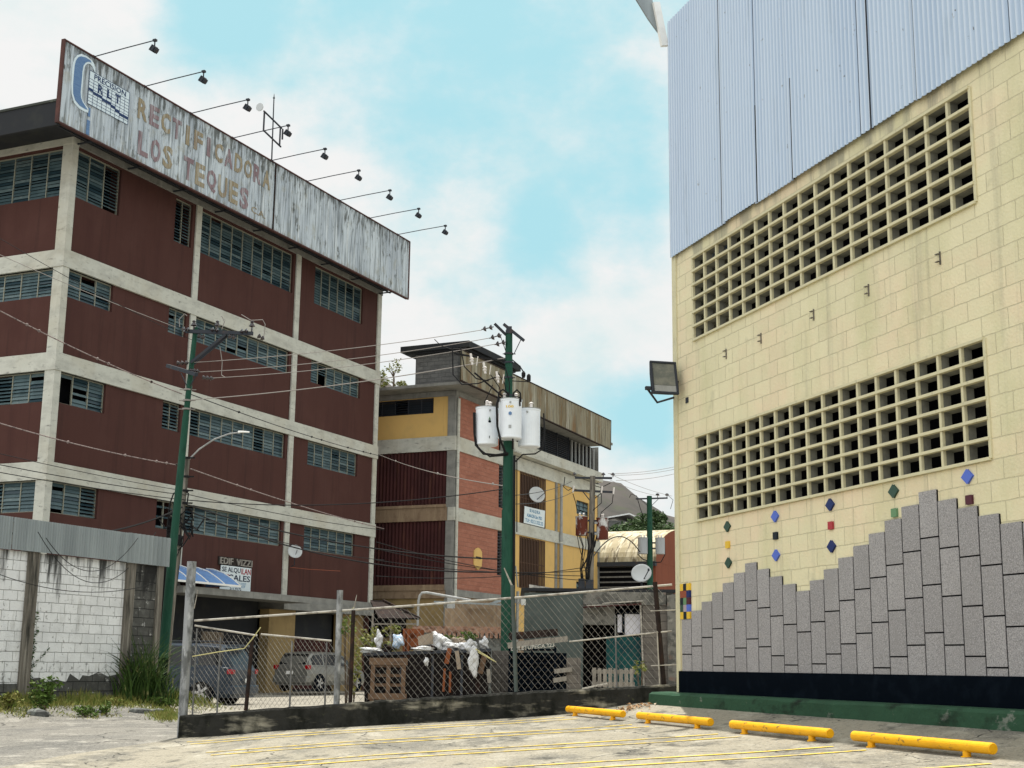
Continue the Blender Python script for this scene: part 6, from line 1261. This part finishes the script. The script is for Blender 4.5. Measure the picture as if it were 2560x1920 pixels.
# ================================================================ cars
def car(name, label, loc, rz, L_, W_, H_, prof, mat, hatch):
    """prof: list of (x from rear, belt height, roof height); rear at x=0, front at x=L"""
    t = thing(name, label, 'car', loc, rz); hw = W_/2; gz = .22
    m_ = MB(); vs = []; S = []
    for x, zb, zr in prof:
        e = 1-.10*max(0, 1-x/.35)-.14*max(0, (x-(L_-.5))/.5); cabin = zr-zb > .06; rw = .80 if cabin else .93
        half = [(0, gz), (hw*.90*e, gz), (hw*.985*e, gz+.16), (hw*1.0*e, (gz+zb)*.55), (hw*.985*e, zb-.03), (hw*.94*e, zb), (hw*(rw+.02)*e, zr-.07 if cabin else zb+.0), (hw*(rw-.07)*e, zr-.012), (hw*.45*e, zr), (0, zr+.006)]
        ring = [(x, y, z_) for y, z_ in half]+[(x, -y, z_) for y, z_ in half[-2:0:-1]]; S.append(half); vs += ring
    n = len(half)*2-2; k = len(prof)
    fs = [(i*n+j, i*n+(j+1) % n, (i+1)*n+(j+1) % n, (i+1)*n+j) for i in range(k-1) for j in range(n)]; fs += [tuple(range(n)), tuple((k-1)*n+j for j in range(n))[::-1]]
    m_.add(vs, fs); m_.build('body', M[mat], t, smooth=False, bevel=.02)
    # side glass laid on the cabin sides
    for sgn in (-1, 1):
        gm = MB()
        for (i0, i1) in hatch['side']:
            for i in range(i0, i1):
                A_, B_ = S[i], S[i+1]; xa, xb = prof[i][0], prof[i+1][0]; ins = .05
                xa2 = xa+(ins if i == i0 else 0); xb2 = xb-(ins if i == i1-1 else 0)
                ta = (xa2-xa)/(xb-xa); tb = (xb2-xa)/(xb-xa)
                def P_(t_, lo): 
                    q5 = [A_[5][m]+(B_[5][m]-A_[5][m])*t_ for m in (0, 1)]; q6 = [A_[6][m]+(B_[6][m]-A_[6][m])*t_ for m in (0, 1)]; f_ = .08 if lo else .96
                    return (q5[0]+(q6[0]-q5[0])*f_+.008, q5[1]+(q6[1]-q5[1])*f_)
                pts = []
                for xx, t_, lo in ((xa2, ta, 1), (xb2, tb, 1), (xb2, tb, 0), (xa2, ta, 0)): y, z_ = P_(t_, lo); pts.append((xx, sgn*y, z_))
                gm.quad(*pts)
        gm.build('side_window', M['carglass'], t)
    (xr0, zr0), (xr1, zr1) = hatch['rear']; w0 = hw*.74; w1 = hw*.68; gm = MB()
    dx, dz = xr1-xr0, zr1-zr0; l_ = sqrt(dx*dx+dz*dz); nx_, nz_ = -dz/l_*.02, dx/l_*.02
    gm.quad((xr0+nx_, -w0, zr0+nz_), (xr0+nx_, w0, zr0+nz_), (xr1+nx_, w1, zr1+nz_), (xr1+nx_, -w1, zr1+nz_)); gm.build('rear_window', M['carglass'], t)
    for sgn in (-1, 1):
        lm = MB(); a, b, c_, e_ = hatch['lamp']; lm.box(-.02, .16, min(sgn*a, sgn*b), max(sgn*a, sgn*b), c_, e_); lm.build('tail_lamp', M['redlamp'], t, bevel=.02)
    bm_ = MB(); bm_.box(-.08, .3, -hw*.94, hw*.94, .30, .56); bm_.build('rear_bumper', M[mat], t, bevel=.04)
    pm = MB(); pm.box(-.095, -.08, -.16, .16, .62, .74); pm.build('number_plate', M['whitep'], t)
    for x in hatch['wheels']:
        for sgn in (-1, 1):
            r = hatch['r']; wm_ = MB(); wm_.rings((x, sgn*(hw-.10), r), [(r*.8, -.10), (r, -.08), (r, .08), (r*.8, .10)], 22, 'y'); wo = wm_.build('wheel', M['tyre'], t)
            rm = MB(); 
            y_ = sgn*(hw-.10)+sgn*.105
            for k_ in range(5): a = k_*2*pi/5; rm.bar((x, y_, r), (x+cos(a)*r*.62, y_, r+sin(a)*r*.62), .07, .03, (0, 1, 0))
            rm.rings((x, y_-sgn*.015, r), [(r*.66, -.01), (r*.66, .01)], 20, 'y'); rm.build('rim', M['rim'], wo)
            am = MB(); am.rings((x, sgn*(hw-.02), r*1.02), [(r*1.14, -.03), (r*1.14, .012)], 22, 'y'); am.build('wheel_arch', M['black'], t)
    for sgn in (-1, 1): mm = MB(); mm.box(hatch['mir'], hatch['mir']+.1, min(sgn*hw, sgn*(hw+.18)), max(sgn*hw, sgn*(hw+.18)), hatch['mz'], hatch['mz']+.15); mm.build('door_mirror', M[mat], t, bevel=.02)
    if hatch.get('rails'):
        for sgn in (-1, 1): rr_ = MB(); rr_.tube([(.5, sgn*hw*.7, H_-.02), (.6, sgn*hw*.7, H_+.04), (2.6, sgn*hw*.7, H_+.04), (2.8, sgn*hw*.7, H_-.03)], .018, 6); rr_.build('roof_rail', M['steel_dk'], t)
        sp = MB(); sp.box(-.02, .3, -hw*.7, hw*.7, H_-.10, H_-.05); sp.build('spoiler', M[mat], t, bevel=.01)
    return t
hx, hy = -7.32, 39.6
suv = car('sport_utility_vehicle', 'blue grey SUV parked behind the gate with its tail towards the fence', (0, 0, 0), 0, 4.6, 1.85, 1.72,
    [(0, .95, .97), (.10, 1.05, 1.12), (.28, 1.06, 1.50), (.50, 1.06, 1.66), (1.1, 1.05, 1.70), (2.3, 1.03, 1.71), (2.9, 1.02, 1.62), (3.5, 1.01, 1.14), (3.7, .99, 1.03), (4.35, .88, .90), (4.55, .70, .72), (4.6, .55, .58)], 'bluecar',
    K(side=[(2, 4), (4, 5), (5, 7)], rear=((.12, 1.10), (.38, 1.58)), lamp=(.70, .90, .86, .99), wheels=(.90, 3.65), r=.36, mir=2.95, mz=1.02, rails=True))
# rear left wheel seen at the gate; heading away to the left
ph = pi-(pi/2-YB)+pi/2-0.0
SA = .22; hd = np.array([-cos(SA), sin(SA)]); lf = np.array([-hd[1], hd[0]])      # heading and its left side
rw = at(503, 1761, 39.0)                                                # rear wheel on the camera side
c0 = np.array([rw[0], rw[1]])-hd*.90-lf*.82
suv.location = (c0[0], c0[1], grd(c0[0], c0[1])-.02); suv.rotation_euler = (0, 0, atan2(hd[1], hd[0]))
hb = car('hatchback', 'silver hatchback parked under the maroon building, tail towards the camera', (0, 0, 0), 0, 3.9, 1.68, 1.47,
    [(0, .80, .84), (.08, .92, 1.0), (.22, .94, 1.25), (.42, .94, 1.42), (1.0, .93, 1.465), (2.0, .91, 1.45), (2.5, .90, 1.33), (3.05, .88, .98), (3.2, .86, .90), (3.7, .74, .76), (3.88, .58, .6), (3.9, .5, .52)], 'silver',
    K(side=[(2, 4), (4, 5), (5, 7)], rear=((.09, .98), (.33, 1.36)), lamp=(.64, .82, .80, .96), wheels=(.70, 3.15), r=.30, mir=2.5, mz=.9))
hd = np.array([sin(.49), cos(.49)]); rg = np.array([hd[1], -hd[0]]); rw = at(793, 1728, 53.0)
c0 = np.array([rw[0], rw[1]])-hd*.70-rg*.74; hb.location = (c0[0], c0[1], rw[2]); hb.rotation_euler = (0, 0, atan2(hd[1], hd[0]))
